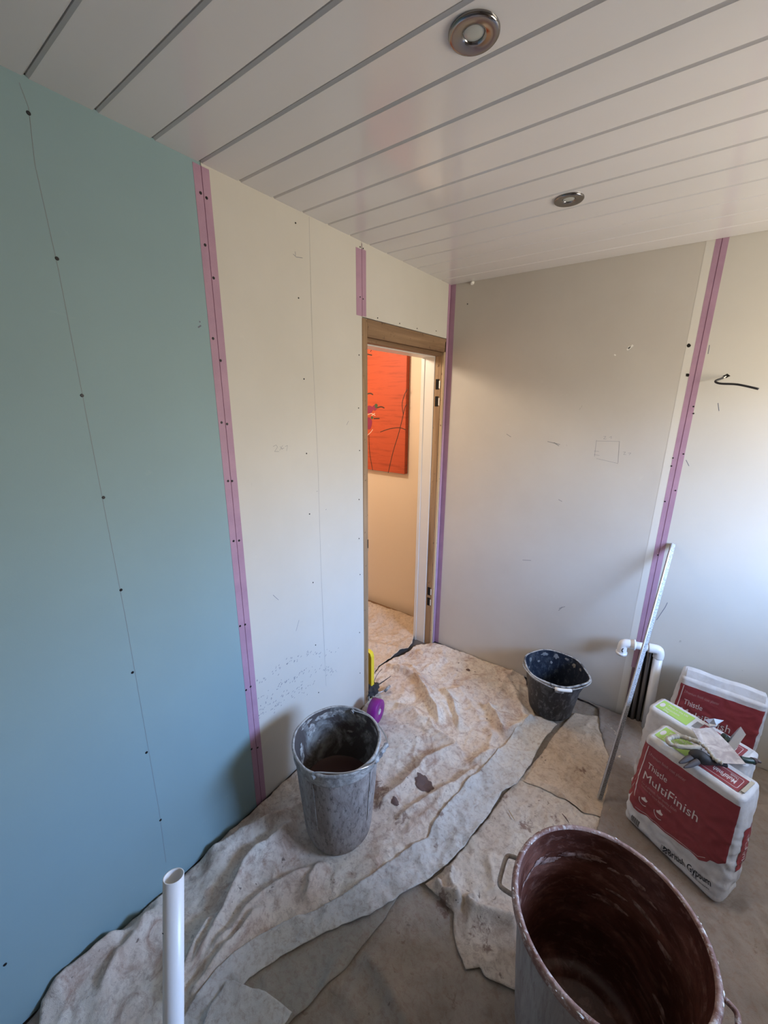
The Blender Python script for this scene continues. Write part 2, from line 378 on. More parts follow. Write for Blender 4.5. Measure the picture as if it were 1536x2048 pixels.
# downlights
def downlight(x, y, label):
    d = empty('downlight', (x, y, HC)); tag(d, label, 'ceiling light', 'recessed ceiling lights')
    bm = bmesh.new()
    lathe(bm, [(.046, 0), (.046, -.0035), (.0435, -.0062), (.0395, -.0066), (.024, -.0040), (.0195, -.0028), (.0185, 0.0)], (x, y, HC), 64)
    bmo('bezel', bm, M_chrome, d, True)
    bm = bmesh.new(); lathe(bm, [(.0188, -.0002), (.017, -.0012), (.008, -.0016), (0, -.0017)], (x, y, HC), 40); bmo('lens', bm, M_lens, d, True)
p = hit(948, 65, 2, HC); downlight(p.x, p.y, 'round satin-chrome downlight in the ceiling nearer the camera, top of the picture')
p = hit(1138, 398, 2, HC); downlight(p.x, p.y, 'round satin-chrome downlight farther down the ceiling, above the back wall board')

# joint tapes
def tape(par, lo, hi, lab=None): return boxo('joint_tape', lo, hi, M_tape, par)
e = .0007
t1 = tape(wl, (0, .759, .012), (e, .8085, 2.338)); boxo('joint_line', (e, .7832, .012), (e*1.6, .7850, 2.338), M_tapeline, t1)
t2 = tape(wl, (0, 1.459, 2.058), (e, 1.4972, 2.315)); t2b = tape(wl, (0, 1.4985, 2.060), (e, 1.526, 2.318)); boxo('joint_line', (e*.2, 1.4967, 2.058), (e*1.4, 1.499, 2.338), M_tapeline, t2)
t3 = tape(wl, (0, 2.2795, .012), (e, L-.0005, 2.345)); t3['label'] = 'corner tape, left wall face'
t4 = tape(wb, (.0005, L-e, .012), (.032, L, 2.345)); boxo('joint_line', (.0, L-.0022, .012), (.0022, L-e*.1, 2.345), M_tapeline, t4)
t5 = tape(wb, (1.1955, L-e, .33), (1.2385, L, 2.345)); boxo('joint_line', (1.2160, L-e*1.7, .33), (1.2178, L-e, 2.345), M_tapeline, t5)

# screws
sm_l, sm_s = disc_mesh((1, 0, 0), .0043), disc_mesh((1, 0, 0), .0030); sm_b = disc_mesh((0, -1, 0), .0034)
def screws(pts, par, me, off=.0008, ax=0, val=0):
    for (px, py) in pts:
        p = hit(px, py, ax, val); o = link('screw', me, M_screw, par)
        o.location = Vector(o.location)+Vector((p.x+(off if ax == 0 else 0), p.y-(off if ax == 1 else 0), p.z))
screws([(57, 226), (114, 517), (164, 791), (207, 995), (242, 1180), (265, 1345), (293, 1505), (321, 1640), (10, 1929)], pb1, sm_l)
screws([(401, 386), (410, 490), (426, 677), (443, 845), (456, 962), (467, 1082), (480, 1252), (492, 1380), (503, 1498)], t1, sm_l, .0014)
screws([(413, 396), (427, 556), (441, 721), (454, 848), (464, 962), (478, 1081), (490, 1249), (501, 1373), (515, 1495)], t1, sm_l, .0014)
screws([(591, 446), (597, 596), (608, 758), (613, 907), (619, 1028), (626, 1165), (631, 1290), (637, 1385), (718, 710), (717, 816), (719, 901), (718, 999), (718, 1077), (720, 1149), (719, 1265), (720, 1346)], pb2, sm_s)
screws([(720, 494), (720, 594)], t2, sm_s, .0014); screws([(726, 497), (726, 598), (755, 636), (799, 647), (834, 657), (872, 662)], pb3, sm_s, .0014)
screws([(935, 608)], pb4, sm_b, .0008, 1, L)
screws([(1387, 813), (1387, 827), (1367, 908), (1346, 916), (1351, 981), (1330, 1003), (1343, 932), (1316, 1110)], t5, sm_b, .0014, 1, L)
# pencil lines, marks, dents
def strokes(name, lines, wd, mat, par, ax, val, kind=None, t=.0003):
    v, f = [], []; nrm = Vector((1, 0, 0)) if ax == 0 else Vector((0, -1, 0))
    for ln in lines:
        P = [hit(x, y, ax, val)+nrm*t for x, y in ln]
        for a, b in zip(P, P[1:]):
            d = (b-a); s = d.cross(nrm).normalized()*wd/2; i = len(v); v += [a-s, a+s, b+s, b-s]; f.append((i, i+1, i+2, i+3))
    o = mesh(name, v, f, mat, par)
    if kind: o['kind'] = kind
    return o
strokes('pencil_line', [[(38, 165), (57, 215), (70, 330), (117, 540), (160, 765), (250, 1230), (318, 1620), (332, 1725)]], .0009, M_pencil, pb1, 0, 0)
strokes('pencil_line', [[(618, 434), (620, 520), (625, 700), (636, 935), (641, 1110), (646, 1240), (652, 1372)]], .0009, M_pencil, pb2, 0, 0)
strokes('pencil_note', [[(546, 893), (552, 890), (555, 894), (549, 903), (558, 903)], [(560, 893), (565, 899)], [(565, 891), (559, 901)], [(570, 893), (575, 891), (573, 902)], [(562, 898), (568, 896)]], .0011, M_pencil, pb2, 0, 0)
strokes('pencil_sketch', [[(1193, 882), (1239, 883), (1236, 926)], [(1193, 880), (1189, 913)], [(1193, 917), (1236, 927)], [(1188, 902), (1198, 903)], [(1188, 909), (1199, 911)],
    [(1207, 873), (1212, 873), (1207, 878), (1213, 878)], [(1218, 875), (1223, 873), (1222, 878)], [(1246, 904), (1251, 904), (1247, 909), (1252, 909)], [(1256, 906), (1262, 906), (1258, 910)]], .0012, M_pencil, pb4, 1, L)
random.seed(5)
marks = []
def dots(line, n, sp):
    for i in range(n):
        t = random.random()*(len(line)-1); j = int(t); u = t-j; x = line[j][0]*(1-u)+line[j+1][0]*u+random.gauss(0, sp); y = line[j][1]*(1-u)+line[j+1][1]*u+random.gauss(0, sp*.8)
        l = random.uniform(1.2, 3.8); marks.append([(x, y), (x+l*.6, y-l)])
dots([(515, 1365), (575, 1325), (620, 1310), (668, 1306)], 55, 5); dots([(512, 1405), (560, 1372), (600, 1345), (655, 1335), (664, 1345)], 75, 6)
dots([(515, 1432), (545, 1410), (590, 1385), (622, 1368)], 75, 8)
strokes('boot_scuffs', marks, .0022, M_scuff, pb2, 0, 0, 'stuff')
strokes('scrape', [[(586, 508), (592, 514), (605, 516)], [(590, 503), (591, 512)], [(592, 1262), (598, 1240)], [(546, 1190), (557, 1200)], [(633, 983), (635, 982)], [(651, 1020), (653, 1018)], [(693, 850), (697, 842)]], .0016, M_scuff, pb2, 0, 0)
strokes('scrape', [[(396, 655), (402, 651)], [(399, 642), (400, 645)]], .004, M_scuff, pb1, 0, 0)
strokes('scrape', [[(1117, 1221), (1124, 1215), (1130, 1213)], [(1118, 1217), (1125, 1214)], [(1095, 883), (1120, 889)], [(1108, 885), (1118, 892)], [(1117, 999), (1124, 1003)], [(1013, 868), (1022, 874)], [(1045, 1120), (1062, 1121)]], .0035, newmat('faint_grey_smear', (.30, .285, .27), .8), pb4, 1, L)
strokes('torn_patch', [[(1254, 700), (1262, 694), (1266, 690)], [(1229, 711), (1231, 709)], [(1256, 697), (1260, 693)]], .009, M_chip, pb4, 1, L)
strokes('scrape', [[(1419, 690), (1416, 708)], [(1436, 806), (1438, 822)], [(1372, 920), (1378, 932)], [(1313, 1240), (1330, 1215), (1335, 1205)]], .0025, M_scuff, pb5, 1, L)
for (px, py, par) in ((1377, 691, pb4), (1375, 750, pb4)):
    p = hit(px, py, 1, L); bm = bmesh.new()
    vv = [bm.verts.new((p.x+.009*math.cos(a)*random.uniform(.6, 1.1), L-.0008, p.z+.010*math.sin(a)*random.uniform(.6, 1.1))) for a in [i*.785 for i in range(8)]]
    bm.faces.new(vv); bmo('torn_hole', bm, M_gap, par)
p = hit(945, 566, 1, L); bm = bmesh.new(); bmesh.ops.create_icosphere(bm, subdivisions=2, radius=.010, matrix=Matrix.Translation((p.x, L-.004, HC-.008)))
for v in bm.verts: v.co += Vector((random.uniform(-1, 1), 0, random.uniform(-1, 1)))*.003
bmo('filler_lump', bm, M_chip, wb)

# ------------------------------------------------------------ doorway
dr = empty('door_1', (0, 1.9, 0)); struct(dr)
JY = 2.263
boxo('jamb', (-.055, 1.4975, 0), (.001, 1.5345, 2.052), M_wood, dr, .0015)['label'] = 'near timber jamb'
boxo('jamb', (-.06, JY, 0), (-.0165, 2.2785, 1.985), M_wood, dr, .0015)['label'] = 'far timber jamb with hinge cut-outs'
boxo('jamb', (-.016, JY+.001, 0), (.001, 2.2785, 2.040), M_woodlight, dr, .003)['label'] = 'pale splintered batten on far jamb'
boxo('door_head', (-.055, 1.5346, 1.980), (.001, 2.278, 2.0535), M_woodh, dr, .0015)
boxo('door_head', (-.055, 1.5346, 1.960), (-.018, JY, 1.9795), M_woodh, dr, .0015)['label'] = 'stepped lower edge of the head'
boxo('lining', (-.155, JY-.004, 0), (-.061, 2.30, 1.962), M_white, dr, .002)['label'] = 'white painted far lining'
boxo('lining', (-.155, 1.50, 1.955), (-.0605, 2.26, 1.99), M_white, dr, .002)['label'] = 'white painted head lining'
boxo('lining', (-.155, 1.4975, 0), (-.0605, 1.5200, 1.9545), M_white, dr, .002)
boxo('lining_strip', (-.150, JY-.009, 0), (-.128, JY-.0045, 1.95), M_white, dr, .001)
for z in (1.80, 1.70, .42, .34):
    bm = bmesh.new(); z_ = z
    box(bm, (-.050, JY-.0012, z_-.030), (-.026, JY, z_+.030)); bmo('hinge_recess', bm, M_gap, dr)
    bm = bmesh.new(); box(bm, (-.026, JY-.003, z_-.024), (-.0185, JY-.0005, z_+.02)); bmo('hinge_plate', bm, M_white if z < 1.75 else M_steel, dr)
pz = hit(735, 1092, 0, 0).z
boxo('strike_plate', (-.012, 1.5346, pz-.03), (-.001, 1.5375, pz+.03), M_steel, dr)
boxo('strike_plate', (-.0012, 1.529, pz-.012), (.002, 1.5347, pz+.035), M_gap, dr)

# hall beyond
struct(boxo('wall_hall', (-1.30, 2.45, 0), (-.02, 2.55, H), M_peach))
struct(boxo('wall_hall_far', (-1.35, .9, 0), (-1.25, 2.6, H), M_peach))
struct(boxo('wall_hall_near', (-1.30, .8, 0), (-.1, .9, H), M_peach))
struct(boxo('wall_hall_end', (-.1, L+.1, 0), (-.02, 2.45, H), M_white))
sk = struct(empty('baseboard_hall', (-.7, 2.44, 0)))
boxo('moulding', (-1.25, 2.432, 0), (-.10, 2.4495, .058), M_oak, sk, .003); boxo('moulding', (-1.25, 2.412, 0), (-.10, 2.4315, .036), M_oak, sk, .004)
# wall lamp that warms the hall: small ceiling fitting out of view
# painting
PX1 = hit(809, 945, 1, 2.412).x; PZ0 = 1.190; PX0, PZ1 = PX1-.62, PZ0+.98; PY = 2.412
pt = empty('painting', (PX1-.3, 2.43, PZ0)); tag(pt, 'orange-red canvas painting of poppies hanging in the hall beyond the doorway', 'painting')
M_canvas = newmat('orange_canvas', (.75, .14, .03), .6); k = NB(M_canvas)
sp_ = k.n('ShaderNodeSeparateXYZ'); k.t.links.new(k.c, sp_.inputs[0])
zz = k.math('ADD', sp_.outputs[2], k.math('MULTIPLY', k.noise(14, 5, .7, k.scale((.6, 1, 5))), .5))
a = k.ramp(k.math('MULTIPLY', k.math('SUBTRACT', zz, 0.1), .7), [(.16, (.25, .070, .008)), (.42, (.45, .080, .010)), (.66, (.54, .092, .014)), (.95, (.52, .075, .02))])
a = k.mix(k.math('MULTIPLY', k.ramp(k.noise(9, 6, .7, k.scale((.5, 1, 7)), .3), [(.5, 0.), (.7, 1.)]), .7), a, (.28, .036, .006)); k.col(a)
boxo('canvas', (PX0, PY, PZ0), (PX1, 2.4495, PZ1), M_canvas, pt, .002)
M_stem = newmat('dark_stem_paint', (.055, .025, .012), .7); M_mag = newmat('plum_petal_paint', (.25, .015, .06), .6); M_pod = newmat('green_pod_paint', (.05, .085, .03), .6); M_wl = newmat('white_line_paint', (.75, .55, .45), .7)
def brush(name, lines, wd, mat): 
    for ln in lines: strokes(name, [[tuple(q[:2]) for q in spline([(x, y, 0) for x, y in ln], 5)]], wd, mat, pt, 1, PY, None, .0006)
def zt(x, y): return (640+x/4.653, 560+y/4.653)
brush('painted_stem', [[zt(635, 1795), zt(680, 1600), zt(740, 1400), zt(790, 1190), zt(812, 1160)], [zt(775, 1250), zt(765, 1150), zt(790, 1060), zt(815, 1015)], [zt(560, 1415), zt(650, 1385), zt(740, 1375), zt(800, 1395)],
    [zt(455, 1440), zt(462, 1600), zt(490, 1770)], [zt(470, 670), zt(500, 615), zt(560, 598), zt(630, 600)]], .0055, M_stem)
brush('painted_leaf', [[zt(440, 1060), zt(470, 1055), zt(495, 1068)], [zt(440, 690), zt(485, 700)], [zt(530, 1190), zt(570, 1180), zt(600, 1192)], [zt(500, 1290), zt(555, 1288)]], .009, M_stem)
def blob(name, c, rx, rz, mat, off=.0008):
    p = hit(*zt(*c), 1, PY); v = [(p.x, PY-off, p.z)]+[(p.x+rx*math.cos(a)*(1+.12*math.sin(3*a)), PY-off, p.z+rz*math.sin(a)) for a in [i*math.pi/10 for i in range(20)]]
    mesh(name, v, [(0, i+1, (i+1) % 20+1) for i in range(20)], mat, pt)
blob('painted_petal', (460, 1205), .035, .028, M_mag); blob('painted_petal', (455, 1335), .03, .045, M_mag); blob('painted_petal', (510, 1190), .02, .02, M_mag, .0010)
blob('painted_pod', (523, 1172), .014, .016, M_pod, .0013); blob('painted_pod', (485, 1282), .011, .011, M_pod, .0013)
brush('painted_highlight', [[zt(440, 1255), zt(480, 1243), zt(515, 1262)], [zt(442, 1445), zt(470, 1420), zt(492, 1390)], [zt(480, 1262), zt(512, 1240)]], .0045, M_wl)

# ------------------------------------------------------------ dust sheets
RIDGES = [ # traced along the folds of the sheets: points, height, width on one side, width on the other
 ([(596,1635),(510,1669),(441,1706),(400,1735)], .030, .050, .016),
 ([(640,1600),(560,1640),(500,1680),(430,1735),(380,1780)], .012, .03, .03),
 ([(596,1651),(550,1690),(510,1729),(491,1749),(464,1799),(437,1856),(418,1900),(368,1990)], .034, .045, .014),
 ([(635,1738),(578,1770),(539,1795),(496,1829),(478,1856),(446,1897),(400,1960)], .024, .030, .012),
 ([(541,1822),(512,1845),(475,1897),(420,1965),(370,2025)], .028, .026, .012),
 ([(437,1822),(415,1860),(391,1905),(372,1960),(350,2040)], .030, .018, .011),
 ([(330,1800),(300,1850),(250,1890),(160,1950),(60,2040)], .022, .05, .02),
 ([(310,1830),(285,1880),(240,1930),(200,2000)], .020, .02, .02),
 ([(250,1890),(200,1925),(140,1965),(110,2010)], .022, .018, .03),
 ([(692,1710),(655,1725),(637,1738),(618,1770),(614,1800),(620,1818)], .018, .020, .010),
 ([(745,1625),(800,1580),(837,1543),(848,1532),(880,1515),(915,1497)], .026, .009, .040),
 ([(790,1650),(850,1606),(905,1577),(960,1535)], .018, .008, .030),
 ([(772,1335),(809,1350),(835,1368),(856,1401),(870,1430),(882,1465)], .034, .030, .012),
 ([(815,1325),(856,1382),(899,1436),(903,1460)], .014, .030, .012),
 ([(882,1380),(905,1415),(915,1445),(912,1465)], .024, .030, .010),
 ([(910,1370),(935,1400),(960,1440),(968,1465)], .010, .030, .02),
 ([(790,1408),(825,1426),(839,1442),(862,1452),(876,1471),(907,1495),(929,1516)], .024, .006, .035),
 ([(971,1412),(990,1440),(1003,1465),(1012,1483)], .030, .034, .010),
 ([(1009,1482),(1040,1458),(1068,1436)], .020, .030, .010),
 ([(940,1532),(970,1518),(998,1503)], .014, .020, .010),
 ([(833,1300),(848,1311),(876,1317),(895,1327)], .018, .008, .030),
 ([(960,1540),(975,1510),(985,1480),(975,1462)], .014, .02, .02),
 ([(1040,1330),(1010,1360),(985,1400)], .010, .03, .03),
 ([(1000,1340),(1030,1390),(1050,1440)], .012, .03, .02),
 ([(905,1735),(898,1770),(905,1795),(928,1813)], .030, .012, .014),
 ([(868,1765),(885,1795),(905,1808),(928,1816)], .024, .010, .012),
 ([(925,1812),(960,1825),(1000,1845),(1040,1862)], .028, .014, .030),
 ([(930,1812),(940,1800),(955,1805)], .022, .010, .010),
 ([(970,1700),(985,1750),(992,1800)], .010, .02, .02),
 ([(722,1900),(760,1960),(810,2048),(840,2100)], .024, .06, .03),
 ([(640,1960),(700,2010),(730,2060)], .012, .06, .03),
 ([(1470,1790),(1500,1850),(1536,1900),(1600,2000)], .018, .04, .03),
 ([(1500,1830),(1470,1880),(1500,1980),(1536,2040)], .010, .05, .05),
 ([(1060,1560),(1110,1590),(1165,1632)], .010, .010, .02),
 ([(900,1560),(870,1620),(800,1680)], .008, .02, .02),
]
RW = [(np.array([fl(*q) for q in pts]), A*1.6, a*1.1, b*.95) for pts, A, a, b in RIDGES]
FLAT = [(.34, .925, .14), (1.265, .87, .19), (.872, 2.13, .12), (1.46, 1.66, .19), (1.47, 1.82, .19), (1.55, 2.19, .18), (1.18, 1.686, .02)]
def smooth(t): t = np.clip(t, 0, 1); return t*t*(3-2*t)
def wrinkle(x, y, amp=1., ridges=True):
    wx = x+.02*n2(x, y, .10, 3.1); wy = y+.02*n2(x, y, .10, 8.2)
    h = .011*(1-np.abs(n2(wx, wy, .28, 1.3))*2.4)+.008*(1-np.abs(n2(wx, wy, .13, 5.5))*2.6)
    h = h+.0058*(1-np.abs(n2(wx, wy, .058, 2.5))*2.6)+.0022*(1-np.abs(n2(wx, wy, .024, 6.5))*2.4)-.008
    h = np.clip(h*amp, 0, None)
    if ridges:
        for P, A, wa, wb_ in RW:
            best = np.full(x.shape, 1e9); val = np.zeros(x.shape); tot = np.hypot(*(P[1:]-P[:-1]).T).sum(); acc = 0
            for p, q in zip(P, P[1:]):
                d = q-p; l = math.hypot(*d); t = np.clip(((wx-p[0])*d[0]+(wy-p[1])*d[1])/l**2, 0, 1)
                ex = wx-p[0]-t*d[0]; ey = wy-p[1]-t*d[1]; D = np.hypot(ex, ey); sg = d[0]*(wy-p[1])-d[1]*(wx-p[0])
                s = (acc+t*l)/tot; fade = smooth(np.minimum(s, 1-s)*5+.12)
                wd = np.where(sg > 0, wa, wb_); DD = np.sqrt(D**2+.004**2)-.004
                mk = D < best; best[mk] = D[mk]; val[mk] = (A*fade*np.exp(-DD/wd))[mk]; acc += l
            h = h+val
    for cx, cy, r in FLAT: h = h*smooth((np.hypot(x-cx, y-cy)-r)/.07+.05)
    return h
STAINS = [(fl(740, 1590), .10, .75), (fl(800, 1640), .05, .6), (fl(1160, 1545), .045, .55), (fl(870, 1690), .035, .5), (fl(1050, 1650), .05, .55), (fl(1110, 1640), .03, .55), (fl(960, 1870), .055, .5), (fl(975, 1900), .03, .6),
          (fl(885, 1815), .05, .55), (fl(790, 1870), .05, .35), (fl(900, 1985), .05, .4), (fl(1010, 1605), .03, .6), (fl(1105, 1700), .04, .5), (fl(780, 1460), .07, .35), (fl(880, 1640), .03, .5), (fl(960, 1550), .03, .4),
          (fl(760, 1340), .05, .4), (fl(700, 1750), .03, .3), (fl(670, 1770), .03, .5), (fl(800, 1400), .06, .3), (fl(905, 1360), .05, .3), (fl(1180, 1660), .05, .3)]
def sheet(name, outline, mat, off, step=.007, amp=1., curl=.006, world=False, label=None, cat='dust sheet', seed=0., thick=.0016, hall=False):
    poly = [(q if world else fl(*q)) for q in outline]
    poly = [tuple(q) for q in poly]
    # densify and roughen the outline
    P = []
    for a, b in zip(poly, poly[1:]+poly[:1]):
        a, b = np.array(a), np.array(b); l = np.hypot(*(b-a)); n = max(1, int(l/.02))
        for i in range(n): P.append(a+(b-a)*i/n)
    P = np.array(P); j = .0035
    P = P+j*np.stack([n2(P[:, 0], P[:, 1], .04, seed+1)*2, n2(P[:, 0], P[:, 1], .04, seed+9)*2], 1)
    x, y, bd, faces = poly_grid(P, step)
    z = off+wrinkle(x, y, amp)+np.clip(.002*n2(x, y, .03, seed+3), 0, None)
    if curl: z = z+curl*np.clip(n2(x, y, .13, seed+5)*2.4, 0, 1)*np.exp(-bd/.018)
    if name != 'hall': z = np.where(y < 1.4975, z, z); x = np.where((y < 1.4975) & (not world or True) & (x > -.2) & (name != 'dust_sheet_hall'), np.maximum(x, .004), x); y = np.where(x > 0, np.minimum(y, L-.004), y)
    if hall: z = z+.055*smooth((y-2.22)/.17)+.03*np.exp(-((y-1.98-.3*(x+.3))/.05)**2)
    # stay inside the room
    st = np.zeros(x.shape)
    for (sx_, sy_), r, s in STAINS: st = np.maximum(st, s*np.exp(-((x-sx_)**2+(y-sy_)**2)/r**2))
    me = bpy.data.meshes.new(name); me.from_pydata(np.stack([x, y, z], 1).tolist(), [], faces.tolist()); me.update()
    at = me.attributes.new('stain', 'FLOAT', 'POINT'); at.data.foreach_set('value', st.astype(np.float32))
    o = link(name, me, mat, None, True)
    md = o.modifiers.new('thickness', 'SOLIDIFY'); md.thickness = thick; md.offset = -1
    tag(o, label, cat); return o
# lowest sheet covers the whole floor
base = sheet('dust_sheet', [(.012, NY+.02), (RX-.02, NY+.02), (RX-.02, L-.012), (.80, L-.012), (.012, 1.9)], M_c5, .003, .010, .9, 0, True, 'lowest grey-brown stained dust sheet, in the foreground between pale strip and brown tub', seed=.5)
s1 = sheet('dust_sheet', [(.010, .02), (.010, .5), (.010, 1.0), (.010, 1.46), fl(738, 1366), fl(757, 1338), fl(790, 1318), fl(815, 1307), fl(826, 1297), fl(832, 1291), (.022, 2.285), (.2, L-.012), fl(985, 1322), fl(1044, 1338),
      fl(1060, 1400), fl(1072, 1436), fl(1015, 1510), fl(960, 1590), fl(880, 1680), fl(800, 1760), fl(700, 1830), fl(560, 1890), fl(480, 1950), fl(420, 2010), (.50, -.02), (.3, -.10)], M_c1, .010, .0055, 1., .006, True,
      'large cream wrinkled dust sheet from the doorway along the left wall under the grey bucket', seed=1.5)
s5 = sheet('dust_sheet', [(1075, 1520), (1010, 1592), (960, 1660), (885, 1748), (850, 1772), (878, 1805), (908, 1832), (907, 1868), (916, 1905), (931, 1943), (960, 1938), (968, 1957), (1022, 1977), (1060, 1990), (1300, 1990), (1300, 1700), (1215, 1640), (1200, 1580)],
      M_c2, .011, .006, 1., .010, False, 'mottled cream dust sheet with a gathered knot beside the brown tub', seed=2.5)
s3 = sheet('dust_sheet', [(1150, 1428), (1130, 1446), (1100, 1488), (1062, 1545), (1046, 1568), (1100, 1593), (1168, 1630), (1205, 1640), (1240, 1600), (1240, 1480), (1200, 1440)],
      M_c4, .017, .006, .95, .005, False, 'tan square of dust sheet with reddish spots, between the black bucket and the metal bead', seed=3.5)
c2 = sheet('dust_sheet', [(800, 1790), (786, 1815), (762, 1852), (728, 1895), (690, 1945), (640, 1995), (585, 2045), (560, 2075), (380, 2100), (400, 2040), (460, 1960), (560, 1900), (700, 1830)],
      M_c5, .012, .006, .8, .008, False, 'plain grey sheet half hidden under the lower end of the pale strip', seed=4.5)
c2.data.materials.clear(); c2.data.materials.append(cloth_mat('plain_grey_sheet', (.43, .40, .35), (.38, .35, .31), (.30, .27, .23), .3, .3, 7.7))
st_ = sheet('dust_sheet_strip', [(1070, 1436), (1030, 1470), (1005, 1498), (978, 1530), (950, 1560), (938, 1570), (900, 1610), (862, 1660), (856, 1680), (810, 1706), (775, 1734), (722, 1775), (690, 1793), (640, 1822), (590, 1843), (555, 1860), (520, 1882), (490, 1908),
      (455, 1940), (420, 1980), (385, 2020), (340, 2080), (430, 2080), (470, 2010), (500, 1965), (560, 1922), (620, 1888), (690, 1852), (740, 1838), (785, 1808), (812, 1792), (850, 1768), (885, 1742), (935, 1690), (975, 1640), (1003, 1592), (1033, 1575), (1063, 1530), (1083, 1492), (1113, 1452), (1100, 1440)],
      M_c3, .020, .005, 1., .010, False, 'long pale grey folded strip of cloth running diagonally across the dust sheets', cat='dust sheet', seed=5.5)
fp = sheet('dust_sheet_corner', [(455, 1978), (470, 1975), (520, 1992), (555, 2012), (585, 2040), (560, 2075), (400, 2080), (420, 2030)], M_c3, .032, .005, .5, .006, False, 'small pale turned-over sheet corner at the bottom edge beside the white pipe', cat='dust sheet', seed=6.5)
pl = sheet('floor_film', [(1146, 1396), (1196, 1420), (1198, 1462), (1208, 1500), (1222, 1531), (1214, 1580), (1204, 1620), (1192, 1665), (1230, 1760), (1330, 2000), (1420, 2200), (1700, 2150), (1900, 1700), (1620, 1575), (1525, 1536), (1400, 1490), (1240, 1434)],
      M_c7, .020, .008, .85, .008, False, 'smooth cloudy grey sheet under the plaster bags, reaching the back wall', seed=7.5)
hp = [(-1.0, 1.2), (-.02, 1.2), (-.02, 1.50), (-.02, 1.545), fl(740, 1366), fl(757, 1336), fl(790, 1315), fl(812, 1303), fl(824, 1290), fl(828, 1270), fl(830, 1232), (-.24, 2.405), (-1.0, 2.40)]
hs = sheet('dust_sheet', hp, M_c6, .014, .006, 1.1, .004, True, hall=True, label='clean peach-lit dust sheet on the hall floor beyond the doorway', seed=8.5)
# splats of dried plaster on the cream sheet
def splat(cx, cy, r, label, par, seed):
    random.seed(seed); c = fl(cx, cy); poly = []
    for i in range(40):
        a = i*2*math.pi/40; rr = r*(1+.07*math.sin(3*a+seed)+.06*math.sin(8*a)+random.uniform(-.08, .08)); poly.append((c[0]+rr*math.cos(a), c[1]+rr*.8*math.sin(a)))
    x, y, bd, faces = poly_grid(poly, .004)
    z = .0122+wrinkle(x, y)+np.clip(.002*n2(x, y, .03, 4.5), 0, None)+.002*smooth(bd/.006)
    o = mesh('plaster_splat', np.stack([x, y, z], 1), faces, M_splat, par, True); return o
splat(847, 1575, .043, '', s1, 1); splat(790, 1612, .018, '', s1, 2); splat(936, 1342, .014, '', s1, 3); splat(950, 1346, .005, '', s1, 4); splat(917, 1330, .005, '', s1, 5)

for pts, lb in (([(1016, 1628), (1023, 1640), (1029, 1650)], 'thin pale wood splinter on the mottled sheet above the brown tub rim'), ([(1123, 1633), (1130, 1643), (1137, 1654)], 'dark wood splinter just above the back rim of the brown tub')):
    P = [Vector((*fl(x, y), 0)) for x, y in pts]; zz_ = .022+wrinkle(np.array([q.x for q in P]), np.array([q.y for q in P]))
    for q, z_ in zip(P, zz_): q.z = float(z_)
    bm = bmesh.new(); tube(bm, P, [.001, .0026, .0008], 6); tag(bmo('splinter', bm, M_woodlight if 'pale' in lb else M_splat, None, True), lb, 'splinter')
# ------------------------------------------------------------ grey mixing bucket
gx, gy, gh = .338, .915, .445
gb = empty('mixing_bucket', (gx, gy, .012)); tag(gb, 'tall grey plaster-caked mixing bucket with wire handle near the left wall', 'bucket')
def rag(a, r, z): return (r*(1+.006*math.sin(5*a+z*20)+.004*math.sin(11*a)), z)
bm = bmesh.new(); lathe(bm, [(0, 0), (.105, 0), (.122, .006), (.131, .028), (.136, .06), (.150, .25), (.159, .385), (.159, .392)], (gx, gy, .012), 72, rag)
bmo('body', bm, M_bk, gb, True)
bm = bmesh.new(); lathe(bm, [(.1595, .385), (.163, .387), (.165, .393), (.166, .418), (.168, .430), (.170, .436), (.170, .441), (.167, .444), (.163, .444), (.160, .441)], (gx, gy, .012), 72, rag)
bmo('rim', bm, M_bkrim, gb, True)
bm = bmesh.new(); lathe(bm, [(.1605, .4415), (.157, .39), (.147, .25), (.134, .08), (.128, .05), (0, .05)], (gx, gy, .012), 72, rag)
bmo('inner_wall', bm, M_bkin, gb, True)
bm = bmesh.new(); lathe(bm, [(0, .200), (.06, .203), (.12, .198), (.1445, .206)], (gx, gy, .012), 48, lambda a, r, z: (r, z+.004*math.sin(3*a+r*40))); bmo('slurry', bm, M_wetbrown, gb, True)
GREY_SMEARS = True
for a in (math.radians(-80), math.radians(2)):    # drip ridges on the side
    bm = bmesh.new(); tube(bm, [(gx+(r+.0015)*math.cos(a+off), gy+(r+.0015)*math.sin(a+off), .012+z) for r, z, off in ((.159, .385, 0), (.154, .31, .004), (.148, .22, -.002), (.141, .13, .004))], [.0016, .0013, .0013, .0008], 6)
    bmo('drip', bm, M_bkrim, gb, True)
def polar(cx, cy, a, r, z): return (cx+r*math.cos(math.radians(a)), cy+r*math.sin(math.radians(a)), z)
Z = .012
la = hit(626, 1549, 2, Z+.44); lb = hit(705, 1419, 2, Z+.44)
bail = spline([(la.x, la.y, la.z-.004), tuple(hit(632, 1545, 2, Z+.455)), tuple(hit(690, 1546, 2, Z+.47)), tuple(hit(738, 1532, 2, Z+.46)), tuple(hit(752, 1520, 2, Z+.42)), tuple(hit(765, 1500, 2, Z+.40)), tuple(hit(775, 1486, 2, Z+.40)), tuple(hit(764, 1460, 2, Z+.42)), tuple(hit(740, 1434, 2, Z+.44)), (lb.x, lb.y, lb.z-.004)], 8)
bm = bmesh.new(); tube(bm, bail, .0027, 8); gwh = bmo('wire_handle', bm, M_wire, gb, True)
bm = bmesh.new(); P = spline([tuple(hit(750, 1524, 2, Z+.42)), tuple(hit(762, 1506, 2, Z+.402)), tuple(hit(774, 1488, 2, Z+.40))], 6); tube(bm, P, [.0075+.0018*(i % 3) for i in range(len(P))], 10)
bmo('handle_grip', bm, M_blkrim, gwh, True)
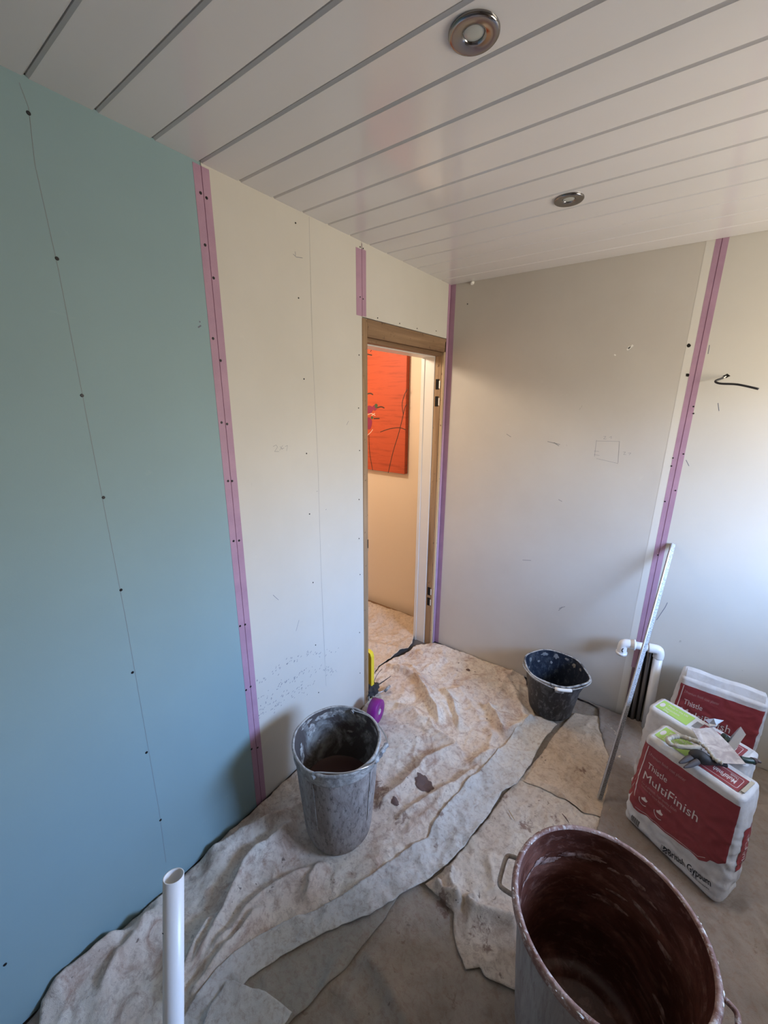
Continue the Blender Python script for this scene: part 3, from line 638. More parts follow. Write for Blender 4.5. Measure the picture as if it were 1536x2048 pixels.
for q in (la, lb):
    bm = bmesh.new(); bmesh.ops.create_cone(bm, cap_ends=True, segments=14, radius1=.010, radius2=.008, depth=.012, matrix=Matrix.Translation((q.x, q.y, q.z-.010)) @ Matrix.Rotation(math.pi/2, 4, 'X')); bmo('handle_lug', bm, M_bkrim, gb)

# ------------------------------------------------------------ black bucket
bx, by, bh, Z = .857, 2.118, .262, .026
bb = empty('builders_bucket', (bx, by, Z)); tag(bb, 'splashed black builders bucket standing against the back wall', 'bucket')
def lip(a, r, z):
    s = max(0, math.cos(a-math.radians(-8)))**14; t = smooth(np.array((z-.17)/.09)); 
    fct = 1+.02*float(t)*math.cos(6*a)
    return (r*fct+.016*s*float(t), z+.006*s*float(t))
bm = bmesh.new(); lathe(bm, [(0, 0), (.105, 0), (.112, .004), (.115, .015), (.127, .09), (.140, .17), (.152, .235), (.154, .240)], (bx, by, Z), 64, lip); bmo('body', bm, M_blk, bb, True)
bm = bmesh.new(); lathe(bm, [(.1535, .239), (.159, .240), (.161, .245), (.162, .256), (.165, .259), (.164, .263), (.158, .264), (.155, .262)], (bx, by, Z), 64, lip); bmo('rim', bm, M_blkrim, bb, True)
bm = bmesh.new(); lathe(bm, [(.1555, .262), (.150, .235), (.137, .17), (.124, .09), (.112, .012), (0, .012)], (bx, by, Z), 64, lip); bmo('inner_wall', bm, M_blkin, bb, True)
bm = bmesh.new(); hz = Z+.262
tube(bm, spline([polar(bx, by, 195, .168, hz-.01), polar(bx, by, 215, .172, hz-.004), polar(bx, by, 245, .176, hz), polar(bx, by, 275, .178, hz-.006), polar(bx, by, 300, .180, hz-.006), polar(bx, by, 330, .181, hz), polar(bx, by, 352, .186, hz+.004), polar(bx, by, 15, .170, hz-.004)], 6), .0026, 8); bwh = bmo('wire_handle', bm, M_blkrim, bb, True)
bm = bmesh.new(); P = [Vector(polar(bx, by, a, .179, hz-.008)) for a in (284, 290, 297, 304, 310)]; tube(bm, P, .0085, 10); bmo('handle_grip', bm, M_chip, bwh, True)
q = Vector(polar(bx, by, 292, .162, Z+.236)); bm = bmesh.new(); box(bm, (-.022, -.005, -.014), (.022, .004, .012), .003); bmesh.ops.transform(bm, matrix=Matrix.Translation(q) @ Matrix.Rotation(math.radians(292+90), 4, 'Z'), verts=bm.verts); bmo('maker_plate', bm, M_blkrim, bb)['label'] = 'white splashed plate under the rim'

# ------------------------------------------------------------ brown tub
tx, ty, th, Z = 1.2645, .872, .492, .018
tb = empty('mixing_tub', (tx, ty, Z)); tag(tb, 'large reddish-brown plasterers tub, filmed with plaster, right foreground', 'tub')
wob = lambda a, r, z: (r*(1+.006*math.cos(2*a+1)), z)
bm = bmesh.new(); lathe(bm, [(0, 0), (.158, 0), (.168, .006), (.172, .02), (.186, .20), (.198, .38), (.203, .462), (.204, .466)], (tx, ty, Z), 96, wob); bmo('body', bm, M_tubout, tb, True)
bm = bmesh.new(); lathe(bm, [(.2035, .464), (.213, .463), (.218, .466), (.2205, .472), (.2205, .482), (.218, .489), (.213, .492), (.208, .491), (.205, .487)], (tx, ty, Z), 96, wob); bmo('rim', bm, M_tubrim, tb, True)
bm = bmesh.new(); lathe(bm, [(.2055, .4875), (.2000, .462), (.1985, .44), (.1955, .435), (.183, .20), (.170, .035), (.155, .022), (.12, .018), (.115, .022), (.11, .018), (0, .018)], (tx, ty, Z), 96, wob); bmo('inner_wall', bm, M_tubin, tb, True)
def smear(par, cx, cy, rz, a0, z0, wd, hg, mat, seed, slope=0., name='plaster_smear', inner=True):
    rs = random.Random(seed); n = 22; r0 = rz(z0); poly = []
    for i in range(n):
        t = i*2*math.pi/n; k_ = 1+rs.uniform(-.38, .25); poly.append((wd/2*math.cos(t)*k_, hg/2*math.sin(t)*k_))
    x, y, bd, faces = poly_grid(poly, max(.003, min(wd, hg)/12))
    a = a0+x/r0; z = z0+y+slope*x; rr = np.array([rz(q) for q in z])+(-1 if inner else 1)*(.0008+.0016*smooth(bd/.006))
    mesh(name, np.stack([cx+rr*np.cos(a), cy+rr*np.sin(a), Z+z], 1), faces, mat, par, True)
def interp(tb_):
    return lambda z: float(np.interp(z, [q[1] for q in tb_], [q[0] for q in tb_]))
M_smear1 = newmat('pinkish_dry_smear', (.36, .235, .20), .65); k = NB(M_smear1); k.col(k.mix(k.ramp(k.noise(40, 5, .7), [(.42, 0.), (.6, 1.)]), (.17, .08, .06), (.44, .31, .27)))
rz_ = interp([(.155, .0), (.172, .035), (.183, .20), (.1955, .435), (.2000, .462)])
rs_ = random.Random(4)
for i in range(13):      # crusty ring a hand's breadth below the rim
    smear(tb, tx, ty, rz_, math.radians(62+i*13.5+rs_.uniform(-4, 4)), .405+rs_.uniform(-.010, .010), rs_.uniform(.03, .07), rs_.uniform(.010, .022), M_smear1, 50+i, rs_.uniform(-.1, .1))
for i in range(16):      # wiped streaks on the far side
    smear(tb, tx, ty, rz_, math.radians(rs_.uniform(-15, 95)), rs_.uniform(.14, .37), rs_.uniform(.03, .12), rs_.uniform(.008, .022), M_smear1, 80+i, rs_.uniform(-.25, .1))
random.seed(11); bm = bmesh.new()
for _ in range(70):
    a = random.uniform(0, 2*math.pi); r = random.uniform(.207, .219); s = random.uniform(.0008, .0028)
    mt = Matrix.Translation((tx+r*math.cos(a), ty+r*math.sin(a), Z+.4895)) @ Matrix.Rotation(a, 4, 'Z') @ Matrix.Diagonal((1, random.uniform(1, 4), .45, 1))
    bmesh.ops.create_icosphere(bm, subdivisions=1, radius=s, matrix=mt)
o = bmo('plaster_crumbs', bm, M_chip, tb, True); o['kind'] = 'stuff'
for ang in (186, -8):
    a = math.radians(ang); ca, sa = math.cos(a), math.sin(a); bm = bmesh.new(); hw = .048
    def hp_(r, t, z): return (tx+r*ca-t*sa, ty+r*sa+t*ca, Z+z)
    tube(bm, spline([hp_(.205, hw, .452), hp_(.235, hw*.95, .450), hp_(.247, hw*.75, .448), hp_(.249, 0, .446), hp_(.247, -hw*.75, .448), hp_(.235, -hw*.95, .450), hp_(.205, -hw, .452)], 5), .0058, 8)
    bmo('handle', bm, M_tubrim if ang < 0 else M_tubout, tb, True)

M_smear2 = newmat('pale_dry_smear', (.40, .38, .35), .8); k = NB(M_smear2); k.col(k.mix(k.ramp(k.noise(60, 5, .7), [(.42, 0.), (.6, 1.)]), (.17, .15, .14), (.50, .48, .44)))
Z = .012; rzg = interp([(.128, .05), (.134, .08), (.147, .25), (.157, .39), (.1605, .4415)])
for i, (a_, z_, w_, h_) in enumerate(((150, .41, .09, .030), (175, .38, .05, .05), (130, .42, .06, .02), (200, .33, .03, .09), (205, .28, .02, .07), (95, .41, .08, .022), (80, .36, .03, .02), (60, .42, .07, .018), (112, .33, .04, .012), (20, .40, .03, .045), (35, .43, .05, .012), (165, .30, .02, .03), (185, .425, .06, .02))):
    smear(gb, gx, gy, rzg, math.radians(a_), z_, w_, h_, M_smear2, 20+i)
Z = .026; rzb = interp([(.112, .012), (.124, .09), (.137, .17), (.150, .235), (.1535, .262)]); M_smear3 = newmat('grey_dry_splash', (.20, .205, .21), .8)
for i, (a_, z_, w_, h_) in enumerate(((150, .235, .03, .025), (165, .225, .02, .03), (125, .24, .05, .02), (100, .235, .04, .03), (80, .24, .03, .02), (60, .23, .025, .03), (140, .20, .02, .012), (110, .195, .015, .02), (40, .235, .03, .02), (175, .19, .015, .02))):
    smear(bb, bx, by, rzb, math.radians(a_), z_, w_, h_, M_smear3, 40+i, name='splash')

# ------------------------------------------------------------ plaster bags
class Bag:
    def __init__(s, BL, BR, TL, TR, T, Hh, z0, seed, bulge=.012):
        s.BL, s.BR, s.TL, s.TR = [np.array(q, float) for q in (BL, BR, TL, TR)]; s.T, s.H, s.z0, s.seed, s.B = T, Hh, z0, seed, bulge
        s.W = .5*(np.hypot(*(s.BR-s.BL))+np.hypot(*(s.TR-s.TL)))
        e = (s.TR-s.TL)/np.hypot(*(s.TR-s.TL)); s.nb = np.array([-e[1], e[0]])
    def pt(s, u, v, w, off=0.):
        u, v, w = [np.asarray(q, float) for q in (u, v, w)]; u, v, w = np.broadcast_arrays(u, v, w)
        r = .016; W, T, Hh = s.W, s.T, s.H
        a, b, c = (u-.5)*W, (w-.5)*T, v*Hh
        q = np.stack([np.clip(a, -W/2+r, W/2-r), np.clip(b, -T/2+r, T/2-r), np.clip(c, r, Hh-.005)], -1)
        d = np.stack([a, b, c], -1)-q
        d[..., 2] = np.where(d[..., 2] > 0, d[..., 2]*r/.005, d[..., 2])
        n = d/np.maximum(np.linalg.norm(d, axis=-1, keepdims=True), 1e-9)
        sc = np.where(n[..., 2:3] > 0, 1-(1-.005/r)*np.abs(n[..., 2:3]), 1.)
        bul = s.B*(1-(2*np.clip(u, 0, 1)-1)**4)*np.sin(np.pi*np.clip(v*.9+.05, 0, 1))*np.abs(n[..., 1])+s.B*.8*(1-(2*np.clip(w, 0, 1)-1)**2)*np.sin(np.pi*np.clip(v, 0, 1))*np.abs(n[..., 0])
        P0 = np.stack([a, b, c], -1)
        sd = s.seed
        st = P0*np.array([1/.16, 1/.09, 1/.045])+sd; st[..., 2] += P0[..., 0]*5
        wr_ = .0085*(1-2.2*np.abs(noise3(st+.6*noise3(P0/.06+sd)[..., None])))*(1-np.abs(n[..., 2]))*np.clip(1.15-v, .15, 1)+.003*(noise3(P0/.028+sd*2))*(1-np.abs(n[..., 2])*.7)
        edge = np.exp(-np.minimum(u, 1-u)*W/.05); wr_ = wr_*(.75+.35*edge)+.003*(1-2*np.abs(noise3(P0/.05+sd+4)))*(1-np.abs(n[..., 2]))
        L_ = q+n*(r*sc+(bul+wr_)[..., None]*1.0+off)
        A = L_[..., 0]/W+.5; vv = np.clip(L_[..., 2]/Hh, 0, 1)[..., None]
        Bt = s.BL+(s.BR-s.BL)*A[..., None]; Tp = s.TL+(s.TR-s.TL)*A[..., None]
        xy = Bt*(1-vv)+Tp*vv+s.nb*(L_[..., 1]+T/2)[..., None]
        return np.concatenate([xy, (L_[..., 2]+s.z0)[..., None]], -1)
    def body(s, name, label):
        s.o = o = empty(name, ((s.BL[0]+s.BR[0])/2, (s.BL[1]+s.BR[1])/2, s.z0)); tag(o, label, 'plaster bag', 'sacks of plaster by the back wall')
        V, Fc = [], []
        def grid(f, nu, nv, flip):
            U, Vv = np.meshgrid(np.linspace(0, 1, nu+1), np.linspace(0, 1, nv+1), indexing='ij'); P = f(U, Vv).reshape(-1, 3); b0 = len(V); V.extend(P.tolist())
            for i in range(nu):
                for j in range(nv):
                    a = b0+i*(nv+1)+j; q = (a, a+nv+1, a+nv+2, a+1); Fc.append(q[::-1] if flip else q)
        nu, nv, nw = 56, 72, 22
        grid(lambda a, b: s.pt(a, b, 0), nu, nv, False); grid(lambda a, b: s.pt(a, b, 1), nu, nv, True)
        grid(lambda a, b: s.pt(0, b, a), nw, nv, True); grid(lambda a, b: s.pt(1, b, a), nw, nv, False)
        grid(lambda a, b: s.pt(a, 1, b), nu, nw, False); grid(lambda a, b: s.pt(a, 0, b), nu, nw, True)
        bm = bmesh.new(); vs__ = [bm.verts.new(v) for v in V]
        for f in Fc: bm.faces.new([vs__[i] for i in f])
        bmesh.ops.remove_doubles(bm, verts=bm.verts, dist=.0002); bmo('sack', bm, M_paper, o, True)
        return o
    def f(s, face):
        if face == 'front': return lambda a, b, off: s.pt(a, b, 0, off)
        if face == 'left': return lambda a, b, off: s.pt(0, b, a, off)
        if face == 'right': return lambda a, b, off: s.pt(1, b, a, off)
        return lambda a, b, off: s.pt(a, 1, b, off)
    def size(s, face): return {'front': (s.W, s.H), 'left': (s.T, s.H), 'right': (s.T, s.H), 'top': (s.W, s.T)}[face]
    def patch(s, name, face, poly, mat, off=.0006, step=.004):
        sw, sh = s.size(face); x, y, bd, faces = poly_grid([(a*sw, b*sh) for a, b in poly], step)
        return mesh(name, s.f(face)(x/sw, y/sh, off), faces, mat, s.o, True)
    def line(s, name, face, pts, wd, mat, off=.0012):
        sw, sh = s.size(face); P = [Vector((a*sw, b*sh, 0)) for a, b in pts]; P2 = []
        for a, b in zip(P, P[1:]):
            n = max(1, int((b-a).length/.006)); P2 += [a+(b-a)*i/n for i in range(n)]
        P2.append(P[-1]); Q, Fc = [], []
        for i, p in enumerate(P2):
            t = (P2[min(i+1, len(P2)-1)]-P2[max(i-1, 0)]).normalized(); nn = Vector((-t.y, t.x, 0))*wd/2; Q += [p-nn, p+nn]
            if i: Fc.append((2*i-2, 2*i, 2*i+1, 2*i-1))
        A = np.array([(q.x/sw, q.y/sh) for q in Q]); mesh(name, s.f(face)(A[:, 0], A[:, 1], off), Fc, mat, s.o)
    def text(s, name, face, txt, a0, b0, a1, b1, hgt, mat, off=.0013, bold=0., flip=False):
        cu = bpy.data.curves.new('t', 'FONT'); cu.body = txt; cu.resolution_u = 3; cu.offset = bold; tmp = bpy.data.objects.new('t', cu); COL.objects.link(tmp)
        dg = bpy.context.evaluated_depsgraph_get(); me = bpy.data.meshes.new_from_object(tmp.evaluated_get(dg)); bpy.data.objects.remove(tmp); 
        bm = bmesh.new(); bm.from_mesh(me); xs = [v.co.x for v in bm.verts]; x0, x1 = min(xs), max(xs)
        sw, sh = s.size(face); A = np.array([a0*sw, b0*sh]); Bp = np.array([a1*sw, b1*sh]); d = Bp-A; ln = np.hypot(*d); e = d/ln; nn = np.array([-e[1], e[0]])
        for v in bm.verts: v.co.x = (v.co.x-x0)/(x1-x0)*ln; v.co.y = v.co.y/.72*hgt*sh
        for _ in range(3):
            lg = [ed for ed in bm.edges if ed.calc_length() > .012]
            if lg: bmesh.ops.subdivide_edges(bm, edges=lg, cuts=1)
        bmesh.ops.triangulate(bm, faces=bm.faces)
        C = np.array([A+e*v.co.x+nn*v.co.y for v in bm.verts]); P = s.f(face)(C[:, 0]/sw, C[:, 1]/sh, off)
        for v, p in zip(bm.verts, P): v.co = p
        nm = bpy.data.meshes.new(name); bm.to_mesh(nm); bm.free(); link(name, nm, mat, s.o)
def rrect(a0, b0, a1, b1, r, asp=1., corners=(1, 1, 1, 1)):
    out = []
    for (cx, cy, s0), on in zip(((a0+r, b0+r*asp, 180), (a1-r, b0+r*asp, 270), (a1-r, b1-r*asp, 0), (a0+r, b1-r*asp, 90)), corners):
        if on: out += [(cx+r*math.cos(math.radians(s0+t)), cy+r*asp*math.sin(math.radians(s0+t))) for t in (0, 22, 45, 67, 90)]
        else: out.append({180: (a0, b0), 270: (a1, b0), 0: (a1, b1), 90: (a0, b1)}[s0])
    return out
def print_front(b, full=True):
    b.patch('red_panel', 'front', [(.005, .925), (.004, .60), (.012, .30), (.03, .235), (.08, .20), (.14, .21), (.24, .245), (.45, .245), (.60, .27), (.70, .285), (.80, .275), (.86, .31), (.88, .345), (.95, .37), (.985, .41), (.99, .60), (.995, .935)], M_red)
    for pts, wd in (([(.05, .915), (.045, .70), (.04, .50), (.055, .33)], .0022), ([(.10, .235), (.25, .262), (.45, .262), (.62, .292), (.78, .30), (.84, .335)], .0014)): b.line('white_line', 'front', pts, wd, M_ink)
    b.line('white_line', 'front', [(.08, .83), (.08, .872)], .0012, M_inkpink)
    b.text('small_print', 'front', 'Premium finish coat plaster', .095, .835, .50, .835, .030, M_inkpink)
    b.text('brand_line', 'front', 'Thistle', .10, .705, .335, .705, .062, M_ink)
    b.text('product_name', 'front', 'MultiFinish', .09, .575, .70, .575, .088, M_ink, bold=.0)
    if not full: return
    b.text('small_print', 'front', 'For a smooth, high quality finish', .095, .520, .50, .520, .026, M_inkpink)
    b.text('small_print', 'front', 'Suitable for most backgrounds', .095, .480, .46, .480, .022, M_inkpink)
    for c, r in ((.17, .050), (.35, .050)):
        b.line('icon_ring', 'front', [(c+r*1.1*math.cos(t), .37+r*math.sin(t)) for t in [math.pi*(.95+i*.11) for i in range(8)]], .0026, M_ink)
        b.patch('icon_mark', 'front', [(c-.035, .385), (c-.01, .40), (c, .42), (c+.015, .40), (c+.04, .395), (c+.03, .375), (c-.025, .37)], M_ink, .0013, .003)
    for i in range(14): b.line('barcode_bar', 'front', [(.09+i*.0072, .045), (.09+i*.0072, .118)], .0010 if i % 3 else .0018, M_inkb)
    b.patch('logo_square', 'front', [(.47, .045), (.515, .05), (.515, .115), (.47, .11)], M_inkb, .0010, .003)
    b.line('logo_cut', 'front', [(.47, .065), (.50, .10)], .0022, M_paper); b.line('logo_cut', 'front', [(.485, .05), (.512, .085)], .0018, M_paper)
    for i in range(4): b.line('logo_bar', 'front', [(.445, .055+i*.014), (.465, .056+i*.014)], .0022, M_inkb)
    b.text('maker_name', 'front', 'British Gypsum', .53, .065, .94, .135, .062, M_inkb, bold=.015); b.text('small_print', 'front', 'SAINT-GOBAIN', .76, .062, .93, .090, .016, M_inkb)
def print_top(b, green_end=.36, barcode=False, right=True):
    b.patch('green_label', 'top', [(.03, .18), (.03, .82), (green_end, .84), (green_end, .16)], M_lime, .0012)
    for t_, y_ in (('Made in the UK', .62), ('Recyclable', .40), ('25kg', .24)): b.text('small_print', 'top', t_, .12, y_, .12+.016*len(t_), y_, .11, M_ink)
    b.patch('round_mark', 'top', [(.075+.026*math.cos(t), .5+.15*math.sin(t)) for t in [i*.52 for i in range(12)]], M_ink, .0016, .003)
    if barcode:
        for i in range(10): b.line('barcode_bar', 'top', [(green_end+.04+i*.009, .28), (green_end+.04+i*.009, .72)], .0014, M_inkb)
    if right:
        b.patch('red_label', 'top', [(.50, .14), (.50, .80), (.93, .80), (.93, .14)], M_red, .0012)
        b.line('white_line', 'top', rrect(.53, .24, .90, .70, .02, 3), .0016, M_ink, .0018)
        b.text('product_name', 'top', 'MultiFinish', .86, .52, .64, .52, .18, M_ink, .0018, .02); b.text('small_print', 'top', 'Thistle', .86, .66, .78, .66, .10, M_ink, .0018)
ZB = .030
B1 = Bag((1.283, 1.645), (1.578, 1.482), (1.302, 1.676), (1.580, 1.545), .128, .405, ZB, 1.7, .014); B1.body('plaster_bag', 'white and red sack of plaster in front, with tools lying on top')
print_front(B1); print_top(B1, .42)
B1.patch('red_panel', 'right', rrect(.28, .30, .78, .70, .08, .25), M_red, .0012); B1.text('side_print', 'right', 'MultiFinish', .60, .36, .60, .66, .05, M_ink, .0020)
B1.patch('red_panel', 'left', [(.0, .28), (.0, .925), (.5, .925), (.5, .28)], M_red)
# valve flap at the right end of the top
q = B1.pt(np.array([.94, .99, .99, .94]), np.array([1.]*4), np.array([.2, .2, .8, .8]), .004); bm = bmesh.new()
vv = [bm.verts.new(p) for p in q]+[bm.verts.new(p+np.array([0, 0, .004])) for p in q]
for f_ in ((0, 1, 2, 3), (4, 5, 6, 7), (0, 1, 5, 4), (1, 2, 6, 5), (2, 3, 7, 6), (3, 0, 4, 7)): bm.faces.new([vv[i] for i in f_])
bmo('valve_flap', bm, M_kraft, B1.o)
B2 = Bag((1.290, 1.835), (1.590, 1.690), (1.292, 1.828), (1.592, 1.693), .112, .430, ZB, 5.2, .009); B2.body('plaster_bag', 'middle sack of plaster with a green label and barcode along its top edge')
print_top(B2, .40, True)
B3 = Bag((1.385, 2.135), (1.690, 2.120), (1.402, 2.150), (1.700, 2.130), .115, .430, ZB, 9.4, .012); B3.body('plaster_bag', 'rear sack of plaster standing upright against the back wall'); print_front(B3, False)
fa = B3.pt(np.linspace(.03, 1, 12), np.full(12, 1.), np.full(12, .12), 0.); bm = bmesh.new(); up = []
for i, p in enumerate(fa):
    up.append([bm.verts.new(p+np.array(dd)) for dd in ((0, -.010, -.008), (0, .008, .030+.003*math.sin(i)), (0, .034, .034+.003*math.sin(i)), (0, .040, .0))])
for a_, b__ in zip(up, up[1:]):
    for j in range(3): bm.faces.new((a_[j], b__[j], b__[j+1], a_[j+1]))
bm.faces.new(up[0]); bm.faces.new(up[-1][::-1])
bmo('top_flap', bm, M_paper, B3.o)

# ------------------------------------------------------------ tools on the bags
def at7(x, y, z): return hit(1300+x*.1536, 1380+y*.1536, 2, z)   # by the close-up of the tools
zt0 = .462
def slab(name, pts, th, mat, par, smooth_=False):
    bm = bmesh.new(); lo = [bm.verts.new(p) for p in pts]; hi = [bm.verts.new(Vector(p)+Vector((0, 0, th))) for p in pts]; n = len(pts)
    bm.faces.new(lo[::-1]); bm.faces.new(hi)
    for i in range(n): bm.faces.new((lo[i], lo[(i+1) % n], hi[(i+1) % n], hi[i]))
    return bmo(name, bm, mat, par, smooth_)
c = at7(850, 730, .49); tr = empty('plastering_trowel', (c.x, c.y, .47)); tag(tr, 'plaster-filmed steel trowel lying tilted across the front bags', 'trowel')
slab('blade', [at7(540, 500, .492), at7(640, 505, .496), at7(810, 490, .500), at7(1020, 700, .496), at7(1250, 970, .486), at7(1100, 965, .478), at7(940, 955, .474), at7(830, 880, .474), at7(740, 780, .478), at7(640, 670, .484)], .0016, M_blade, tr)
bm = bmesh.new(); P = spline([at7(950, 600, .482), at7(985, 625, .478), at7(1030, 690, .474)], 5); tube(bm, P, .013, 12); bmo('handle', bm, M_green_h, tr, True)
bm = bmesh.new(); tube(bm, spline([at7(640, 690, .487), at7(720, 740, .486), at7(790, 830, .482), at7(850, 905, .478), at7(950, 955, .477)], 6), [.004+.002*(i % 3) for i in range(25)], 8); bmo('plaster_crust', bm, M_crust, tr, True)
c = at7(350, 660, .45); br = empty('loop_handled_scraper', (c.x, c.y, .45)); tag(br, 'oval loop handle crusted with dried plaster, on the green bag label', 'hand tool')
P = spline([at7(640, 680, .480), at7(520, 640, .474), at7(400, 605, .466), at7(300, 610, .460), at7(235, 645, .456), at7(260, 700, .456), at7(380, 735, .462), at7(520, 750, .470), at7(660, 745, .478)], 7)
bm = bmesh.new(); random.seed(3); tube(bm, P, [.0082+random.uniform(-.0015, .0017) for _ in P], 10); bmo('loop', bm, M_crust, br, True)
bm = bmesh.new()
for i in range(90):
    p = P[random.randrange(len(P))]; d = Vector((random.uniform(-1, 1), random.uniform(-1, 1), random.uniform(.1, 1))).normalized(); tube(bm, [p, p+d*random.uniform(.008, .014)], [.0011, .0003], 4)
o = bmo('bristles', bm, M_crust, br); o['kind'] = 'stuff'
c = at7(650, 880, .455); gl = empty('rubber_glove', (c.x, c.y, .45)); tag(gl, 'black rubber glove with grey fingers tucked under the trowel', 'glove')
for nm, pts, r0 in (('finger', [(560, 870), (490, 900), (430, 930), (380, 950)], .011), ('finger', [(620, 930), (560, 960), (500, 990), (440, 1010)], .010)):
    P = spline([at7(x, y, .452+.006*(1-i/3)) for i, (x, y) in enumerate(pts)], 5); n = len(P); bm = bmesh.new(); tube(bm, P, [r0*(1-.75*(i/(n-1))**2) for i in range(n)], 10)
    bmo(nm, bm, newmat('dusty_black_rubber', (.06, .05, .05), .75), gl, True)
P = spline([at7(520, 850, .462), at7(620, 850, .466), at7(720, 900, .462), at7(840, 940, .456), at7(1000, 985, .452)], 6); n = len(P); bm = bmesh.new()
tube(bm, P, [.010+.012*math.sin(math.pi*min(1, i/(n*.7)))*(1 if i < n*.7 else 0)+(0 if i < n*.8 else -.003) for i in range(n)], 14); bmo('palm', bm, M_glove, gl, True)
c = at7(1140, 650, .49); mc = empty('metal_channel', (c.x, c.y, .47)); tag(mc, 'short galvanised angle offcut standing on the bags behind the trowel', 'metal offcut')
A, B, Cc = at7(1185, 480, .535), at7(1120, 560, .520), at7(1020, 700, .478); D, E_, G_ = at7(1250, 580, .520), at7(1180, 640, .50), at7(1100, 790, .468)
def plate(name, q, mat, par, th=.0012):
    q = [Vector(p) for p in q]; nn = (q[1]-q[0]).cross(q[2]-q[0]).normalized()*th; bm = bmesh.new(); a_ = [bm.verts.new(p) for p in q]; b__ = [bm.verts.new(p+nn) for p in q]; n = len(q)
    bm.faces.new(a_[::-1]); bm.faces.new(b__)
    for i in range(n): bm.faces.new((a_[i], a_[(i+1) % n], b__[(i+1) % n], b__[i]))
    return bmo(name, bm, mat, par)
A2 = at7(1160, 500, .540); plate('web', [A, D, G_, Cc], M_galvn, mc); plate('flange', [A, at7(1150, 505, .512), at7(980, 690, .462), Cc], M_steel, mc)
c = at7(850, 430, .48); pt2 = empty('pointing_trowel', (c.x, c.y, .46)); tag(pt2, 'small bare steel trowel blade poking out towards the rear sack', 'trowel')
slab('blade', [at7(710, 385, .500), at7(830, 375, .505), at7(960, 400, .498), at7(860, 460, .485), at7(780, 480, .478), at7(770, 440, .482)], .0015, M_galvn, pt2)
slab('bolster', [at7(780, 440, .476), at7(900, 430, .484), at7(870, 480, .472), at7(780, 490, .468)], .006, M_steel, pt2)
c = at7(1300, 920, .45); hd = empty('float_handle', (c.x, c.y, .44)); tag(hd, 'dark green tool handle with a brown tip sticking out right of the trowel', 'hand tool')
bm = bmesh.new(); P = spline([at7(1180, 895, .466), at7(1260, 915, .466), at7(1340, 925, .465)], 5); tube(bm, P, .0100, 12); bmo('grip', bm, M_green_h, hd, True)
bm = bmesh.new(); P = spline([at7(1340, 925, .465), at7(1385, 920, .465), at7(1450, 945, .464)], 5); n = len(P); tube(bm, P, [.0125-.0095*i/(n-1) for i in range(n)], 12); bmo('tip', bm, newmat('brown_tip', (.07, .04, .035), .5), hd, True)

# ------------------------------------------------------------ pipes, bead, cable
wp = empty('waste_pipe', (1.297, 2.262, .02)); tag(wp, 'white plastic waste pipe rising at the back wall with two elbows', 'pipe')
vx, vy, hz_ = 1.300, 2.262, .500
e1 = hit(1250, 1286, 2, hz_); 
bm = bmesh.new(); tube(bm, [(vx+.012, vy, .02), (vx, vy, hz_-.03)], .0205, 20); bmo('upright', bm, M_wpipe, wp, True)
dv = Vector((e1.x-vx, e1.y-vy, 0)); 
if e1.y > L-.03: e1 = Vector((e1.x, L-.045, hz_))
dv = Vector((e1.x-vx, e1.y-vy, 0)).normalized()
bm = bmesh.new(); tube(bm, spline([Vector((vx, vy, hz_-.045)), Vector((vx, vy, hz_-.022)), Vector((vx, vy, hz_))+dv*.006+Vector((0, 0, -.004)), Vector((vx, vy, hz_))+dv*.022, Vector((vx, vy, hz_))+dv*.05], 5), .0235, 20); bmo('elbow', bm, M_wpipe, wp, True)
bm = bmesh.new(); tube(bm, [Vector((vx, vy, hz_))+dv*.048, Vector((e1.x, e1.y, hz_))-dv*.02], .0195, 20); bmo('cross_pipe', bm, M_wpipe, wp, True)
bm = bmesh.new(); q = Vector((e1.x, e1.y, hz_))-dv*.045; tube(bm, [q, q+dv*.008, q+dv*.009, q+dv*.022], [.0275, .0275, .0245, .0245], 20); bmo('union_nut', bm, M_wpipe, wp, True)
q = Vector((e1.x, e1.y, hz_)); bm = bmesh.new(); tube(bm, spline([q-dv*.03, q-dv*.012, q+dv*.004+Vector((0, 0, -.006)), q+dv*.008+Vector((0, 0, -.025)), q+dv*.008+Vector((0, 0, -.052))], 5), .0225, 20); bmo('elbow', bm, M_wpipe, wp, True)
bm = bmesh.new(); q2 = q+dv*.008+Vector((0, 0, -.052)); tube(bm, [q2, q2-Vector((0, 0, .014))], .0265, 20); bmo('socket', bm, M_wpipe, wp, True)
bm = bmesh.new(); tube(bm, spline([q+dv*.002+Vector((.0, -.0228, -.020)), q+dv*.006+Vector((0, -.0232, -.032)), q+dv*.001+Vector((0, -.0232, -.042))], 4), .0022, 6); bmo('marker_tick', bm, M_marker, wp)
for nm, x_, zt_, lb in (('supply_pipe', 1.236, .420, 'left dull grey supply pipe rising in the wall slot behind the bead'), ('supply_pipe', 1.262, .455, 'right dull grey supply pipe rising in the wall slot beside the white pipe')):
    o = empty(nm, (x_, L-.012, .02)); tag(o, lb, 'pipe', 'supply pipes in the wall slot')
    bm = bmesh.new(); tube(bm, [(x_+.01, L-.016, .02), (x_, L-.016, zt_)], .0085, 12); bmo('tube', bm, M_gpipe, o, True)
    bm = bmesh.new(); tube(bm, [(x_, L-.016, zt_), (x_, L-.016, zt_+.016)], .0115, 12); bmo('end_cap', bm, M_steel, o, True)
pg = boxo('purple_board_edge', (1.2010, L-.0004, .012), (1.2168, L+.003, .33), newmat('purple_grey_edge', (.17, .10, .13), .7), wb)

